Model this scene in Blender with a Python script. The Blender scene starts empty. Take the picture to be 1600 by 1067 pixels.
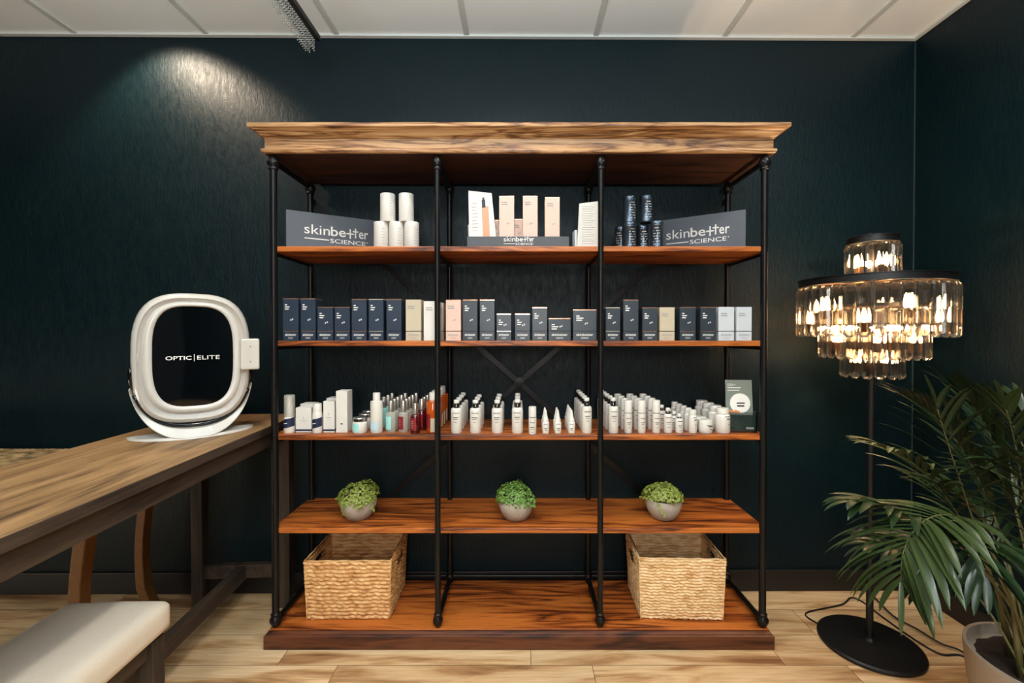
import bpy, math, random
from mathutils import Vector, Matrix, noise
random.seed(7)
S = bpy.context.scene
C = S.collection
PI = math.pi
R = math.radians

# ------------------------------------------------------------------ camera
FPX = 711.0
PITCH = 0.55
EYE = 1.24
cam = bpy.data.cameras.new('camera')
cam.sensor_width = 36.0
cam.lens = FPX * 36.0 / 1600.0
cam.shift_x = -11 / 1600.0
cam.shift_y = -5.7 / 1600.0
cam.clip_start = 0.05
cam_o = bpy.data.objects.new('camera', cam)
cam_o.location = (0, 0, EYE)
cam_o.rotation_euler = (R(90 - PITCH), 0, 0)
C.objects.link(cam_o)
S.camera = cam_o

# ------------------------------------------------------------------ exposure, world, lights
S.view_settings.view_transform = 'Standard'
S.view_settings.look = 'None'
S.view_settings.gamma = 1.0
S.view_settings.use_curve_mapping = False
S.view_settings.exposure = 0.16
S.cycles.max_bounces = 10
S.cycles.transparent_max_bounces = 24
S.cycles.transmission_bounces = 10
S.cycles.caustics_reflective = False
S.cycles.blur_glossy = 1.0
S.cycles.sample_clamp_indirect = 4.0

w = bpy.data.worlds.new('world')
S.world = w
w.use_nodes = True
w.node_tree.nodes['Background'].inputs[0].default_value = (0.86, 0.92, 1.0, 1)
w.node_tree.nodes['Background'].inputs[1].default_value = 0.06

def lamp(name, kind, loc, energy, color, target=None, **kw):
    l = bpy.data.lights.new(name, kind)
    l.energy = energy
    l.color = color
    for k, v in kw.items():
        setattr(l, k, v)
    o = bpy.data.objects.new(name, l)
    o.location = loc
    if target is not None:
        o.rotation_euler = (Vector(target) - Vector(loc)).to_track_quat('-Z', 'Y').to_euler()
    C.objects.link(o)
    return o

WARM = (1.0, 0.80, 0.60)
NEUT = (1.0, 0.965, 0.92)
# wall washer near the back wall, ceiling downlights in front of the shelving, daylight window behind the camera
lamp('wall_washer_light', 'SPOT', (-1.66, 1.90, 2.62), 34, WARM, (-1.60, 2.17, 2.10), spot_size=R(112), spot_blend=0.45, shadow_soft_size=0.03)
for n, (x, y, e) in enumerate([(0.0, 1.30, 30), (1.25, 1.30, 22), (-.75, 1.15, 24), (0.0, 0.1, 50), (-.9, -0.2, 26), (1.3, 0.0, 13), (-.8, -1.3, 24), (.8, -1.3, 58)]):
    lamp('ceiling_downlight', 'SPOT', (x, y, 2.63), e, NEUT, (x, y, 0), spot_size=R(150), spot_blend=0.7, shadow_soft_size=0.06)
lamp('window_light', 'AREA', (0.03, -2.2, 1.70), 38, (1.0, 0.98, 0.95), (0.0, 2.0, 1.2), shape='RECTANGLE', size=0.7, size_y=1.0)
lamp('side_window_light', 'AREA', (-3.3, 1.0, 0.36), 7, (1.0, 0.90, 0.76), (0.0, 1.5, 0.42), shape='RECTANGLE', size=0.6, size_y=0.4)
lamp('added_ceiling_fill', 'AREA', (0.0, -0.35, 1.80), 140, (0.66, 0.88, 1.0), (0.0, -0.30, 2.9), shape='RECTANGLE', size=2.6, size_y=0.6)  # unseen area fill, added only to brighten the ceiling

# ------------------------------------------------------------------ helpers
def unproj(u, v, y):
    """point at depth y (world Y) seen at photo pixel (u, v)"""
    a = (u - 811.0) / FPX
    b = -(v - 527.8) / FPX
    p = R(PITCH)
    dy = math.cos(p) + b * math.sin(p)
    dz = -math.sin(p) + b * math.cos(p)
    t = y / dy
    return Vector((a * t, y, EYE + dz * t))

def ux(u, v, y): return unproj(u, v, y).x
def uz(v, y): return unproj(811, v, y).z

class MB:
    def __init__(s):
        s.v = []; s.f = []; s.m = []; s.cur = 0
    def mat(s, i):
        s.cur = i; return s
    def face(s, idx):
        s.f.append(tuple(idx)); s.m.append(s.cur)
    def box(s, x0, x1, y0, y1, z0, z1, M=None):
        n = len(s.v)
        P = [(x0,y0,z0),(x1,y0,z0),(x1,y1,z0),(x0,y1,z0),(x0,y0,z1),(x1,y0,z1),(x1,y1,z1),(x0,y1,z1)]
        s.v += [tuple(M @ Vector(p)) if M else p for p in P]
        for q in ((0,3,2,1),(4,5,6,7),(0,1,5,4),(1,2,6,5),(2,3,7,6),(3,0,4,7)):
            s.face([n+i for i in q])
        return s
    def lathe(s, prof, cx=0, cy=0, seg=20, sx=1, sy=1, M=None, cap=True):
        n = len(s.v)
        for (r, z) in prof:
            for k in range(seg):
                a = 2*PI*k/seg
                p = Vector((cx + r*sx*math.cos(a), cy + r*sy*math.sin(a), z))
                s.v.append(tuple(M @ p) if M else tuple(p))
        for i in range(len(prof)-1):
            for k in range(seg):
                a = n+i*seg+k; b = n+i*seg+(k+1)%seg
                s.face((a, b, b+seg, a+seg))
        if cap:
            s.face([n+k for k in range(seg)][::-1])
            s.face([n+(len(prof)-1)*seg+k for k in range(seg)])
        return s
    def tube(s, pts, r, seg=8, cap=True, closed=False, flat=1.0):
        pts = [Vector(p) for p in pts]
        N = len(pts); n = len(s.v)
        rr = r if isinstance(r, (list, tuple)) else [r]*N
        up = None
        for i, p in enumerate(pts):
            if closed:
                d = pts[(i+1)%N] - pts[i-1]
            else:
                d = pts[min(i+1, N-1)] - pts[max(i-1, 0)]
            d.normalize()
            if up is None:
                up = Vector((0,0,1)) if abs(d.z) < 0.9 else Vector((0,1,0))
            a = d.cross(up)
            if a.length < 1e-5: a = d.orthogonal()
            a.normalize(); b = a.cross(d).normalized(); up = b
            for k in range(seg):
                t = 2*PI*k/seg
                s.v.append(tuple(p + a*math.cos(t)*rr[i] + b*math.sin(t)*rr[i]*flat))
        L = N if closed else N-1
        for i in range(L):
            for k in range(seg):
                a0 = n+i*seg+k; a1 = n+i*seg+(k+1)%seg
                b0 = n+((i+1)%N)*seg+k; b1 = n+((i+1)%N)*seg+(k+1)%seg
                s.face((a0, a1, b1, b0))
        if cap and not closed:
            s.face([n+k for k in range(seg)][::-1])
            s.face([n+(N-1)*seg+k for k in range(seg)])
        return s
    def prism(s, poly, y0, y1, M=None):
        """polygon in XZ extruded along Y"""
        n = len(s.v); N = len(poly)
        for y in (y0, y1):
            for (x, z) in poly:
                p = Vector((x, y, z)); s.v.append(tuple(M @ p) if M else tuple(p))
        s.face(list(range(n, n+N))); s.face(list(range(n+N, n+2*N))[::-1])
        for k in range(N):
            a = n+k; b = n+(k+1)%N
            s.face((b, a, a+N, b+N))
        return s
    def loft(s, rings, cap0=True, cap1=True):
        n = len(s.v); K = len(rings[0])
        for r in rings: s.v += [tuple(p) for p in r]
        for i in range(len(rings)-1):
            for k in range(K):
                a = n+i*K+k; b = n+i*K+(k+1)%K
                s.face((a, b, b+K, a+K))
        if cap0: s.face([n+k for k in range(K)][::-1])
        if cap1: s.face([n+(len(rings)-1)*K+k for k in range(K)])
        return s
    def quad(s, a, b, c, d):
        n = len(s.v); s.v += [tuple(a), tuple(b), tuple(c), tuple(d)]; s.face((n, n+1, n+2, n+3)); return s
    def add(s, me, M):
        n = len(s.v)
        s.v += [tuple(M @ v.co) for v in me.vertices]
        for p in me.polygons: s.face([n+i for i in p.vertices])
        return s
    def build(s, name, mats, parent=None, smooth=False, bevel=0, loc=None, rot=None, auto=None, kind=None, label=None):
        me = bpy.data.meshes.new(name)
        me.from_pydata(s.v, [], s.f)
        if not isinstance(mats, (list, tuple)): mats = [mats]
        for m in mats: me.materials.append(m)
        me.polygons.foreach_set('material_index', s.m)
        me.update()
        if smooth:
            me.polygons.foreach_set('use_smooth', [True]*len(me.polygons))
            if auto: me.set_sharp_from_angle(angle=R(auto))
        o = bpy.data.objects.new(name, me); C.objects.link(o)
        if loc is not None: o.location = loc
        if rot is not None: o.rotation_euler = rot
        if parent is not None: o.parent = parent
        if bevel:
            b = o.modifiers.new('edge', 'BEVEL'); b.width = bevel; b.segments = 2; b.limit_method = 'ANGLE'; b.angle_limit = R(40)
        if kind: o['kind'] = kind
        if label: o['label'] = label
        return o

def tag(o, label=None, cat=None, group=None):
    if label: o['label'] = label
    if cat: o['category'] = cat
    if group: o['group'] = group
    return o

def thing(name, label, cat, loc=(0,0,0), rz=0, group=None):
    o = bpy.data.objects.new(name, None); C.objects.link(o)
    o.empty_display_size = 0.05
    o.location = loc; o.rotation_euler = (0, 0, rz)
    return tag(o, label, cat, group)

def copy_tree(o, parent=None):
    c = o.copy(); C.objects.link(c)
    if parent is not None: c.parent = parent
    for ch in list(o.children):
        copy_tree(ch, c)
    return c

_fonts = {}
def text_mesh(s, bold=0.0):
    k = (s, bold)
    if k not in _fonts:
        cu = bpy.data.curves.new('t', 'FONT'); cu.body = s; cu.size = 1; cu.offset = bold; cu.resolution_u = 3
        ob = bpy.data.objects.new('t', cu); C.objects.link(ob)
        dg = bpy.context.evaluated_depsgraph_get()
        me = bpy.data.meshes.new_from_object(ob.evaluated_get(dg))
        bpy.data.objects.remove(ob)
        xs = [v.co.x for v in me.vertices]; ys = [v.co.y for v in me.vertices]
        _fonts[k] = (me, min(xs), max(xs), min(ys), max(ys))
    return _fonts[k]

FACE = Matrix(((1,0,0,0),(0,0,1,0),(0,1,0,0),(0,0,0,1)))   # text plane XY -> XZ (facing -Y)

def put_text(mb, s, x0, x1, z0, z1, y, bold=0.0, M=None):
    me, a, b, c, d = text_mesh(s, bold)
    sx = (x1-x0)/(b-a); sz = (z1-z0)/(d-c)
    T = Matrix(((sx,0,0,x0-a*sx),(0,0,-1,y),(0,sz,0,z0-c*sz),(0,0,0,1)))
    mb.add(me, (M @ T) if M else T)

def logo(mb, x0, z0, W, y, M=None):
    """the two-line wordmark, W wide, baseline of the first line at z0"""
    X = lambda a: x0 + a*W
    Z = lambda a: z0 + a*W
    put_text(mb, 'skin', X(0), X(.385), Z(0), Z(.155), y, 0.0, M)
    put_text(mb, 'be', X(.40), X(.635), Z(0), Z(.155), y, 0.012, M)
    t = .011
    bars = [(.645,.765,.055,.055+2*t), (.695,.695+2*t,-.015,.145), (.745,.84,.10,.10+2*t), (.78,.78+2*t,.0,.165)]
    for (a, b, c, d) in bars:
        mb.box(X(a), X(b), y-.0004, y+.0004, Z(c), Z(d), M)
    put_text(mb, 'er', X(.845), X(1.0), Z(0), Z(.112), y, 0.012, M)
    mb.box(X(0), X(.37), y-.0004, y+.0004, Z(-.083), Z(-.066), M)
    put_text(mb, 'SCIENCE', X(.39), X(.955), Z(-.115), Z(-.045), y, 0.006, M)
    mb.box(X(.975), X(.99), y-.0004, y+.0004, Z(-.066), Z(-.051), M)

# ------------------------------------------------------------------ materials
def srgb(r, g, b):
    f = lambda c: (c/255/12.92) if c/255 <= 0.04045 else ((c/255+0.055)/1.055)**2.4
    return (f(r), f(g), f(b), 1)

def base_mat(name):
    m = bpy.data.materials.new(name); m.use_nodes = True
    nt = m.node_tree
    return m, nt, nt.nodes, nt.links, nt.nodes['Principled BSDF']

def plain(name, col, rough=0.5, metal=0.0, spec=0.5, vary=0.06, scale=40, bump=0.0, coat=0.0, trans=0.0, emit=None):
    m, nt, N, L, b = base_mat(name)
    b.inputs['Roughness'].default_value = rough
    b.inputs['Metallic'].default_value = metal
    b.inputs['Specular IOR Level'].default_value = spec
    b.inputs['Coat Weight'].default_value = coat
    b.inputs['Transmission Weight'].default_value = trans
    tc = N.new('ShaderNodeTexCoord'); nz = N.new('ShaderNodeTexNoise')
    nz.inputs['Scale'].default_value = scale; nz.inputs['Detail'].default_value = 4
    L.new(tc.outputs['Object'], nz.inputs['Vector'])
    mx = N.new('ShaderNodeMix'); mx.data_type = 'RGBA'
    c = Vector(col[:3])
    mx.inputs[6].default_value = (*(c*(1-vary)), 1); mx.inputs[7].default_value = (*[min(1, q*(1+vary)) for q in c], 1)
    L.new(nz.outputs['Fac'], mx.inputs[0]); L.new(mx.outputs[2], b.inputs['Base Color'])
    if bump:
        bp = N.new('ShaderNodeBump'); bp.inputs['Strength'].default_value = bump; bp.inputs['Distance'].default_value = 0.002
        L.new(nz.outputs['Fac'], bp.inputs['Height']); L.new(bp.outputs['Normal'], b.inputs['Normal'])
    if emit:
        b.inputs['Emission Color'].default_value = emit[0]; b.inputs['Emission Strength'].default_value = emit[1]
    return m

def wood(name, dark, mid, light, along='X', rough=0.45, rings=7.0, grain=1.0, bump=0.15, spec=0.4, seed=0.0, coat=0.0):
    m, nt, N, L, b = base_mat(name)
    tc = N.new('ShaderNodeTexCoord'); mp = N.new('ShaderNodeMapping')
    st = {'X': (0.9, 9, 9), 'Y': (9, 0.9, 9), 'Z': (9, 9, 0.9)}[along]
    mp.inputs['Scale'].default_value = [q*grain for q in st]
    mp.inputs['Location'].default_value = (seed, seed*1.7, seed*0.6)
    L.new(tc.outputs['Object'], mp.inputs['Vector'])
    n1 = N.new('ShaderNodeTexNoise'); n1.inputs['Scale'].default_value = 1.6; n1.inputs['Detail'].default_value = 6; n1.inputs['Distortion'].default_value = 1.2
    L.new(mp.outputs[0], n1.inputs['Vector'])
    # ring-like figure: the noise wrapped several times
    mul = N.new('ShaderNodeMath'); mul.operation = 'MULTIPLY'; mul.inputs[1].default_value = rings
    L.new(n1.outputs['Fac'], mul.inputs[0])
    pp = N.new('ShaderNodeMath'); pp.operation = 'PINGPONG'; pp.inputs[1].default_value = 1.0
    L.new(mul.outputs[0], pp.inputs[0])
    mp2 = N.new('ShaderNodeMapping'); mp2.inputs['Scale'].default_value = [q*grain*3.2 if q > 1 else q*grain*1.2 for q in st]
    L.new(tc.outputs['Object'], mp2.inputs['Vector'])
    n2 = N.new('ShaderNodeTexNoise'); n2.inputs['Scale'].default_value = 4.5; n2.inputs['Detail'].default_value = 6; n2.inputs['Roughness'].default_value = 0.65
    L.new(mp2.outputs[0], n2.inputs['Vector'])
    mix = N.new('ShaderNodeMath'); mix.operation = 'MULTIPLY_ADD'; mix.inputs[1].default_value = 0.40
    L.new(pp.outputs[0], mix.inputs[0])
    h = N.new('ShaderNodeMath'); h.operation = 'MULTIPLY'; h.inputs[1].default_value = 0.72
    L.new(n2.outputs['Fac'], h.inputs[0]); L.new(h.outputs[0], mix.inputs[2])
    cr = N.new('ShaderNodeValToRGB'); e = cr.color_ramp.elements
    e[0].position = 0.33; e[0].color = dark; e[1].position = 0.70; e[1].color = light
    k = cr.color_ramp.elements.new(0.48); k.color = mid
    L.new(mix.outputs[0], cr.inputs[0]); L.new(cr.outputs[0], b.inputs['Base Color'])
    b.inputs['Roughness'].default_value = rough; b.inputs['Specular IOR Level'].default_value = spec
    b.inputs['Coat Weight'].default_value = coat; b.inputs['Coat Roughness'].default_value = 0.25
    bp = N.new('ShaderNodeBump'); bp.inputs['Strength'].default_value = bump; bp.inputs['Distance'].default_value = 0.002
    L.new(n2.outputs['Fac'], bp.inputs['Height']); L.new(bp.outputs['Normal'], b.inputs['Normal'])
    return m

def wall_mat():
    m, nt, N, L, b = base_mat('teal_wallcovering')
    tc = N.new('ShaderNodeTexCoord')
    def nz(scale, st, detail=5, rough=0.6):
        mp = N.new('ShaderNodeMapping'); mp.inputs['Scale'].default_value = st
        L.new(tc.outputs['Object'], mp.inputs['Vector'])
        n = N.new('ShaderNodeTexNoise'); n.inputs['Scale'].default_value = scale; n.inputs['Detail'].default_value = detail; n.inputs['Roughness'].default_value = rough
        L.new(mp.outputs[0], n.inputs['Vector']); return n
    big = nz(2.5, (1, 1, 1)); fine = nz(60, (1.5, 1.5, 0.55), 6, 0.7); leather = nz(38, (1.5, 1.5, 0.6), 5)
    mx = N.new('ShaderNodeMix'); mx.data_type = 'RGBA'
    mx.inputs[6].default_value = (0.0006, 0.0062, 0.0088, 1); mx.inputs[7].default_value = (0.0018, 0.0110, 0.0145, 1)
    add = N.new('ShaderNodeMath'); add.operation = 'MULTIPLY_ADD'; add.inputs[1].default_value = 0.6
    h = N.new('ShaderNodeMath'); h.operation = 'MULTIPLY'; h.inputs[1].default_value = 0.4
    L.new(fine.outputs['Fac'], h.inputs[0]); L.new(big.outputs['Fac'], add.inputs[0]); L.new(h.outputs[0], add.inputs[2])
    L.new(add.outputs[0], mx.inputs[0]); L.new(mx.outputs[2], b.inputs['Base Color'])
    rr = N.new('ShaderNodeMapRange'); rr.inputs[1].default_value = 0.3; rr.inputs[2].default_value = 0.7; rr.inputs[3].default_value = 0.32; rr.inputs[4].default_value = 0.54
    L.new(leather.outputs['Fac'], rr.inputs[0]); L.new(rr.outputs[0], b.inputs['Roughness'])
    b.inputs['Specular IOR Level'].default_value = 0.26; b.inputs['Specular Tint'].default_value = (0.95, 0.97, 0.97, 1)
    su = N.new('ShaderNodeMath'); su.operation = 'MULTIPLY_ADD'; su.inputs[1].default_value = 0.6
    L.new(leather.outputs['Fac'], su.inputs[0]); L.new(fine.outputs['Fac'], su.inputs[2])
    bp = N.new('ShaderNodeBump'); bp.inputs['Strength'].default_value = 0.5; bp.inputs['Distance'].default_value = 0.004
    L.new(su.outputs[0], bp.inputs['Height']); L.new(bp.outputs['Normal'], b.inputs['Normal'])
    return m

def floor_mat():
    m, nt, N, L, b = base_mat('oak_plank_floor')
    tc = N.new('ShaderNodeTexCoord'); mp = N.new('ShaderNodeMapping')
    mp.inputs['Location'].default_value = (0.677, 0.021 - 0.171*10, 0)
    L.new(tc.outputs['Object'], mp.inputs['Vector'])
    def brick(c1, c2):
        br = N.new('ShaderNodeTexBrick'); br.offset = 0.24; br.offset_frequency = 2; br.squash = 1.0
        br.inputs['Scale'].default_value = 1.0; br.inputs['Brick Width'].default_value = 0.95; br.inputs['Row Height'].default_value = 0.171
        br.inputs['Mortar Size'].default_value = 0.0012; br.inputs['Mortar Smooth'].default_value = 0.1
        br.inputs['Color1'].default_value = c1; br.inputs['Color2'].default_value = c2
        br.inputs['Mortar'].default_value = (0, 0, 0, 1)
        L.new(mp.outputs[0], br.inputs['Vector']); return br
    rnd = brick((0, 0, 0, 1), (1, 1, 1, 1))
    sep = N.new('ShaderNodeSeparateColor'); L.new(rnd.outputs['Color'], sep.inputs[0])
    # grain, shifted per plank
    off = N.new('ShaderNodeMath'); off.operation = 'MULTIPLY'; off.inputs[1].default_value = 37.0
    L.new(sep.outputs[0], off.inputs[0])
    n1 = N.new('ShaderNodeTexNoise'); n1.noise_dimensions = '4D'; n1.inputs['Scale'].default_value = 1.3; n1.inputs['Detail'].default_value = 6; n1.inputs['Distortion'].default_value = 1.8
    m2 = N.new('ShaderNodeMapping'); m2.inputs['Scale'].default_value = (1.1, 7.5, 1)
    L.new(tc.outputs['Object'], m2.inputs['Vector']); L.new(m2.outputs[0], n1.inputs['Vector']); L.new(off.outputs[0], n1.inputs['W'])
    n2 = N.new('ShaderNodeTexNoise'); n2.noise_dimensions = '4D'; n2.inputs['Scale'].default_value = 4; n2.inputs['Detail'].default_value = 4
    m3 = N.new('ShaderNodeMapping'); m3.inputs['Scale'].default_value = (1.5, 40, 1)
    L.new(tc.outputs['Object'], m3.inputs['Vector']); L.new(m3.outputs[0], n2.inputs['Vector']); L.new(off.outputs[0], n2.inputs['W'])
    cr = N.new('ShaderNodeValToRGB'); e = cr.color_ramp.elements
    e[0].position = 0.30; e[0].color = srgb(140, 98, 62); e[1].position = 0.62; e[1].color = srgb(236, 206, 164)
    k = e.new(0.42); k.color = srgb(196, 154, 108); k = e.new(0.50); k.color = srgb(224, 190, 144)
    L.new(n1.outputs['Fac'], cr.inputs[0])
    t = N.new('ShaderNodeMix'); t.data_type = 'RGBA'; t.blend_type = 'MULTIPLY'; t.inputs[0].default_value = 0.55
    cr2 = N.new('ShaderNodeValToRGB'); e = cr2.color_ramp.elements; e[0].position = 0.3; e[0].color = (0.55, 0.5, 0.45, 1); e[1].position = 0.6; e[1].color = (1, 1, 1, 1)
    L.new(n2.outputs['Fac'], cr2.inputs[0]); L.new(cr.outputs[0], t.inputs[6]); L.new(cr2.outputs[0], t.inputs[7])
    # plank tone
    t2 = N.new('ShaderNodeMix'); t2.data_type = 'RGBA'; t2.blend_type = 'MULTIPLY'; t2.inputs[0].default_value = 1.0
    cr3 = N.new('ShaderNodeValToRGB'); e = cr3.color_ramp.elements; e[0].position = 0.0; e[0].color = (0.74, 0.68, 0.62, 1); e[1].position = 1.0; e[1].color = (1.05, 1.02, 1.0, 1)
    L.new(sep.outputs[0], cr3.inputs[0]); L.new(t.outputs[2], t2.inputs[6]); L.new(cr3.outputs[0], t2.inputs[7])
    # seams
    t3 = N.new('ShaderNodeMix'); t3.data_type = 'RGBA'; t3.inputs[7].default_value = srgb(70, 45, 28)
    L.new(rnd.outputs['Fac'], t3.inputs[0]); L.new(t2.outputs[2], t3.inputs[6]); L.new(t3.outputs[2], b.inputs['Base Color'])
    b.inputs['Roughness'].default_value = 0.5
    bp = N.new('ShaderNodeBump'); bp.inputs['Strength'].default_value = 0.12; bp.inputs['Distance'].default_value = 0.002
    L.new(n2.outputs['Fac'], bp.inputs['Height']); L.new(bp.outputs['Normal'], b.inputs['Normal'])
    return m

def weave_mat(name, dark, mid, light):
    m, nt, N, L, b = base_mat(name)
    tc = N.new('ShaderNodeTexCoord'); mp = N.new('ShaderNodeMapping'); mp.inputs['Scale'].default_value = (22, 22, 75)
    L.new(tc.outputs['Object'], mp.inputs['Vector'])
    n = N.new('ShaderNodeTexNoise'); n.inputs['Scale'].default_value = 1.0; n.inputs['Detail'].default_value = 5
    L.new(mp.outputs[0], n.inputs['Vector'])
    cr = N.new('ShaderNodeValToRGB'); e = cr.color_ramp.elements
    e[0].position = 0.28; e[0].color = dark; e[1].position = 0.66; e[1].color = light; k = e.new(0.45); k.color = mid
    L.new(n.outputs['Fac'], cr.inputs[0]); L.new(cr.outputs[0], b.inputs['Base Color'])
    b.inputs['Roughness'].default_value = 0.6
    return m

def see_through(name, tint, mixf, rough=0.02, ior=1.45, refr=False):
    """clear glass or acrylic"""
    m = bpy.data.materials.new(name); m.use_nodes = True; nt = m.node_tree; N = nt.nodes; L = nt.links
    N.clear()
    out = N.new('ShaderNodeOutputMaterial'); mx = N.new('ShaderNodeMixShader')
    tr = N.new('ShaderNodeBsdfTransparent'); tr.inputs[0].default_value = tint
    if refr:
        g = N.new('ShaderNodeBsdfGlass'); g.inputs['IOR'].default_value = ior; g.inputs['Roughness'].default_value = rough; g.inputs['Color'].default_value = tint
        mx.inputs[0].default_value = mixf
    else:
        g = N.new('ShaderNodeBsdfGlossy'); g.inputs['Roughness'].default_value = rough
        fr = N.new('ShaderNodeFresnel'); fr.inputs[0].default_value = ior
        ad = N.new('ShaderNodeMath'); ad.inputs[1].default_value = mixf; L.new(fr.outputs[0], ad.inputs[0]); L.new(ad.outputs[0], mx.inputs[0])
    L.new(tr.outputs[0], mx.inputs[1]); L.new(g.outputs[0], mx.inputs[2]); L.new(mx.outputs[0], out.inputs[0])
    return m

M_wall = wall_mat()
M_floor = floor_mat()
M_ceil = plain('white_ceiling_tile', srgb(240, 237, 232), 0.85, vary=0.02, scale=120, bump=0.1)
M_grid = plain('painted_ceiling_grid', srgb(205, 203, 196), 0.5, vary=0.01)
M_skirt = plain('black_skirting_paint', srgb(17, 15, 14), 0.5)
M_cab = wood('brown_stained_oak', srgb(62, 25, 8), srgb(136, 66, 22), srgb(178, 98, 38), 'X', 0.42, 7.0, 1.0, 0.2, coat=0.15)
M_cab2 = wood('brown_stained_oak_cornice', srgb(72, 40, 18), srgb(138, 92, 52), srgb(176, 132, 88), 'X', 0.36, 8.0, 1.5, 0.25, seed=3.1)
M_cabd = wood('dark_stained_oak', srgb(38, 17, 9), srgb(72, 36, 20), srgb(96, 52, 28), 'X', 0.45, 6.0, 1.2, 0.15, seed=5)
M_soff = wood('shade_toned_soffit', srgb(24, 12, 7), srgb(46, 23, 12), srgb(60, 32, 17), 'X', 0.55, 6.0, 1.0, 0.15, seed=11)  # cornice underside shade put into the wood colours
M_iron = plain('black_iron', srgb(26, 25, 24), 0.34, metal=0.6, spec=0.5, vary=0.15, scale=60)
M_blk = plain('matt_black_metal', srgb(16, 15, 15), 0.45, metal=0.2, vary=0.1)
M_tab = wood('weathered_brown_table_wood', srgb(72, 52, 32), srgb(122, 90, 56), srgb(152, 116, 76), 'Y', 0.55, 3.0, 0.8, 0.3, seed=8)
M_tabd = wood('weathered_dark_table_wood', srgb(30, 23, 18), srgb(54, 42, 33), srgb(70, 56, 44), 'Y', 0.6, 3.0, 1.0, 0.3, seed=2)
M_tabz = wood('weathered_dark_leg_wood', srgb(30, 23, 18), srgb(50, 39, 30), srgb(66, 52, 40), 'Z', 0.6, 3.0, 1.0, 0.3, seed=2)
M_leg = plain('golden_brown_carved_wood', srgb(128, 84, 40), 0.5, vary=0.35, scale=90, bump=0.4)
M_navy = plain('navy_carton', srgb(34, 46, 62), 0.42, vary=0.05)
M_navy2 = plain('slate_navy_carton', srgb(44, 52, 60), 0.36, vary=0.05)
M_navyd = plain('carton_seam', srgb(10, 13, 17), 0.4)
M_beige = plain('beige_carton', srgb(184, 170, 146), 0.45, vary=0.02)
M_pink = plain('blush_carton', srgb(212, 176, 160), 0.42, vary=0.02)
M_white = plain('white_card', srgb(214, 210, 202), 0.5, vary=0.015)
M_grayw = plain('pale_grey_carton', srgb(196, 200, 204), 0.45, vary=0.02)
M_plast = plain('white_plastic', srgb(216, 211, 202), 0.28, vary=0.01, coat=0.2)
M_pale = plain('stoneware_white_tube', srgb(214, 210, 202), 0.42, vary=0.05, scale=90, bump=0.1)
M_rose = plain('rose_gold_foil', srgb(232, 172, 140), 0.22, metal=0.85, vary=0.02)
M_gold = plain('pale_gold_foil', srgb(226, 212, 186), 0.25, metal=0.6, vary=0.02)
M_ink = plain('dark_ink', srgb(36, 36, 40), 0.6)
M_inkg = plain('grey_ink', srgb(150, 146, 140), 0.6)
M_inkw = plain('white_ink', srgb(235, 233, 228), 0.5)
M_slate = plain('slate_grey_board', srgb(82, 86, 94), 0.55, vary=0.05, scale=300)
M_tray = plain('charcoal_board', srgb(70, 72, 76), 0.55, vary=0.04)
M_can = plain('charcoal_metal_can', srgb(84, 94, 106), 0.30, metal=0.85, vary=0.08)
M_silver = plain('brushed_silver_cap', srgb(205, 198, 188), 0.28, metal=0.9, vary=0.04)
M_navyband = plain('deep_blue_band', srgb(28, 36, 64), 0.35)
M_teal = plain('aqua_label', srgb(150, 208, 200), 0.5, vary=0.03)
M_bluel = plain('pale_blue_label', srgb(176, 204, 214), 0.5)
M_redl = plain('burgundy_label', srgb(120, 18, 24), 0.45)
M_reddark = plain('dark_red_liquid', srgb(74, 10, 14), 0.15, coat=0.4)
M_amber = plain('amber_liquid', srgb(176, 74, 18), 0.12, coat=0.4)
M_pumpd = plain('dark_pump_core', srgb(30, 24, 20), 0.3)
M_clear = see_through('clear_plastic', (0.95, 0.95, 0.95, 1), 0.10)
M_glassb = see_through('frosted_bottle_glass', (0.86, 0.86, 0.82, 1), 0.30, rough=0.25)
def frosted(name, tint, col, f):
    m = bpy.data.materials.new(name); m.use_nodes = True; nt = m.node_tree; N = nt.nodes; L = nt.links
    b = N['Principled BSDF']; b.inputs['Base Color'].default_value = col; b.inputs['Roughness'].default_value = .2
    tr = N.new('ShaderNodeBsdfTransparent'); tr.inputs[0].default_value = tint
    mx = N.new('ShaderNodeMixShader'); mx.inputs[0].default_value = f
    L.new(tr.outputs[0], mx.inputs[1]); L.new(b.outputs[0], mx.inputs[2]); L.new(mx.outputs[0], N['Material Output'].inputs[0])
    return m
M_glassb = frosted('frosted_bottle_glass', (.95, .95, .93, 1), srgb(206, 202, 190), .42)
M_crys = see_through('crystal_glass', (1.0, 0.975, 0.94, 1), 0.74, rough=0.07, ior=1.5, refr=True)
M_bulb = plain('glowing_bulb', (1, 0.8, 0.55, 1), 0.4, emit=((1.0, 0.62, 0.30, 1), 62.0))
M_brass = plain('aged_bronze', srgb(92, 62, 38), 0.35, metal=0.8)
M_screen = plain('black_glossy_panel', srgb(6, 8, 10), 0.06, spec=0.6)
M_dev = plain('gloss_white_shell', srgb(200, 194, 185), 0.24, vary=0.01, coat=0.3)
M_devg = plain('grey_shell_channel', srgb(176, 168, 160), 0.35, vary=0.01)
M_linen = plain('cream_linen', srgb(222, 208, 188), 0.85, vary=0.06, scale=220, bump=0.35)
M_leafs = plain('fresh_green_leaf', srgb(128, 138, 56), 0.5, vary=0.25, scale=60)
M_leafd = plain('mid_green_leaf', srgb(96, 128, 52), 0.5, vary=0.25, scale=60)
M_stone = plain('grey_clay_pot', srgb(162, 150, 136), 0.8, vary=0.18, scale=30, bump=0.4)
M_soil = plain('dark_potting_soil', srgb(46, 32, 22), 0.95, vary=0.4, scale=90, bump=0.8)
M_plant = plain('beige_planter', srgb(168, 150, 132), 0.7, vary=0.05, bump=0.1)
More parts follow.
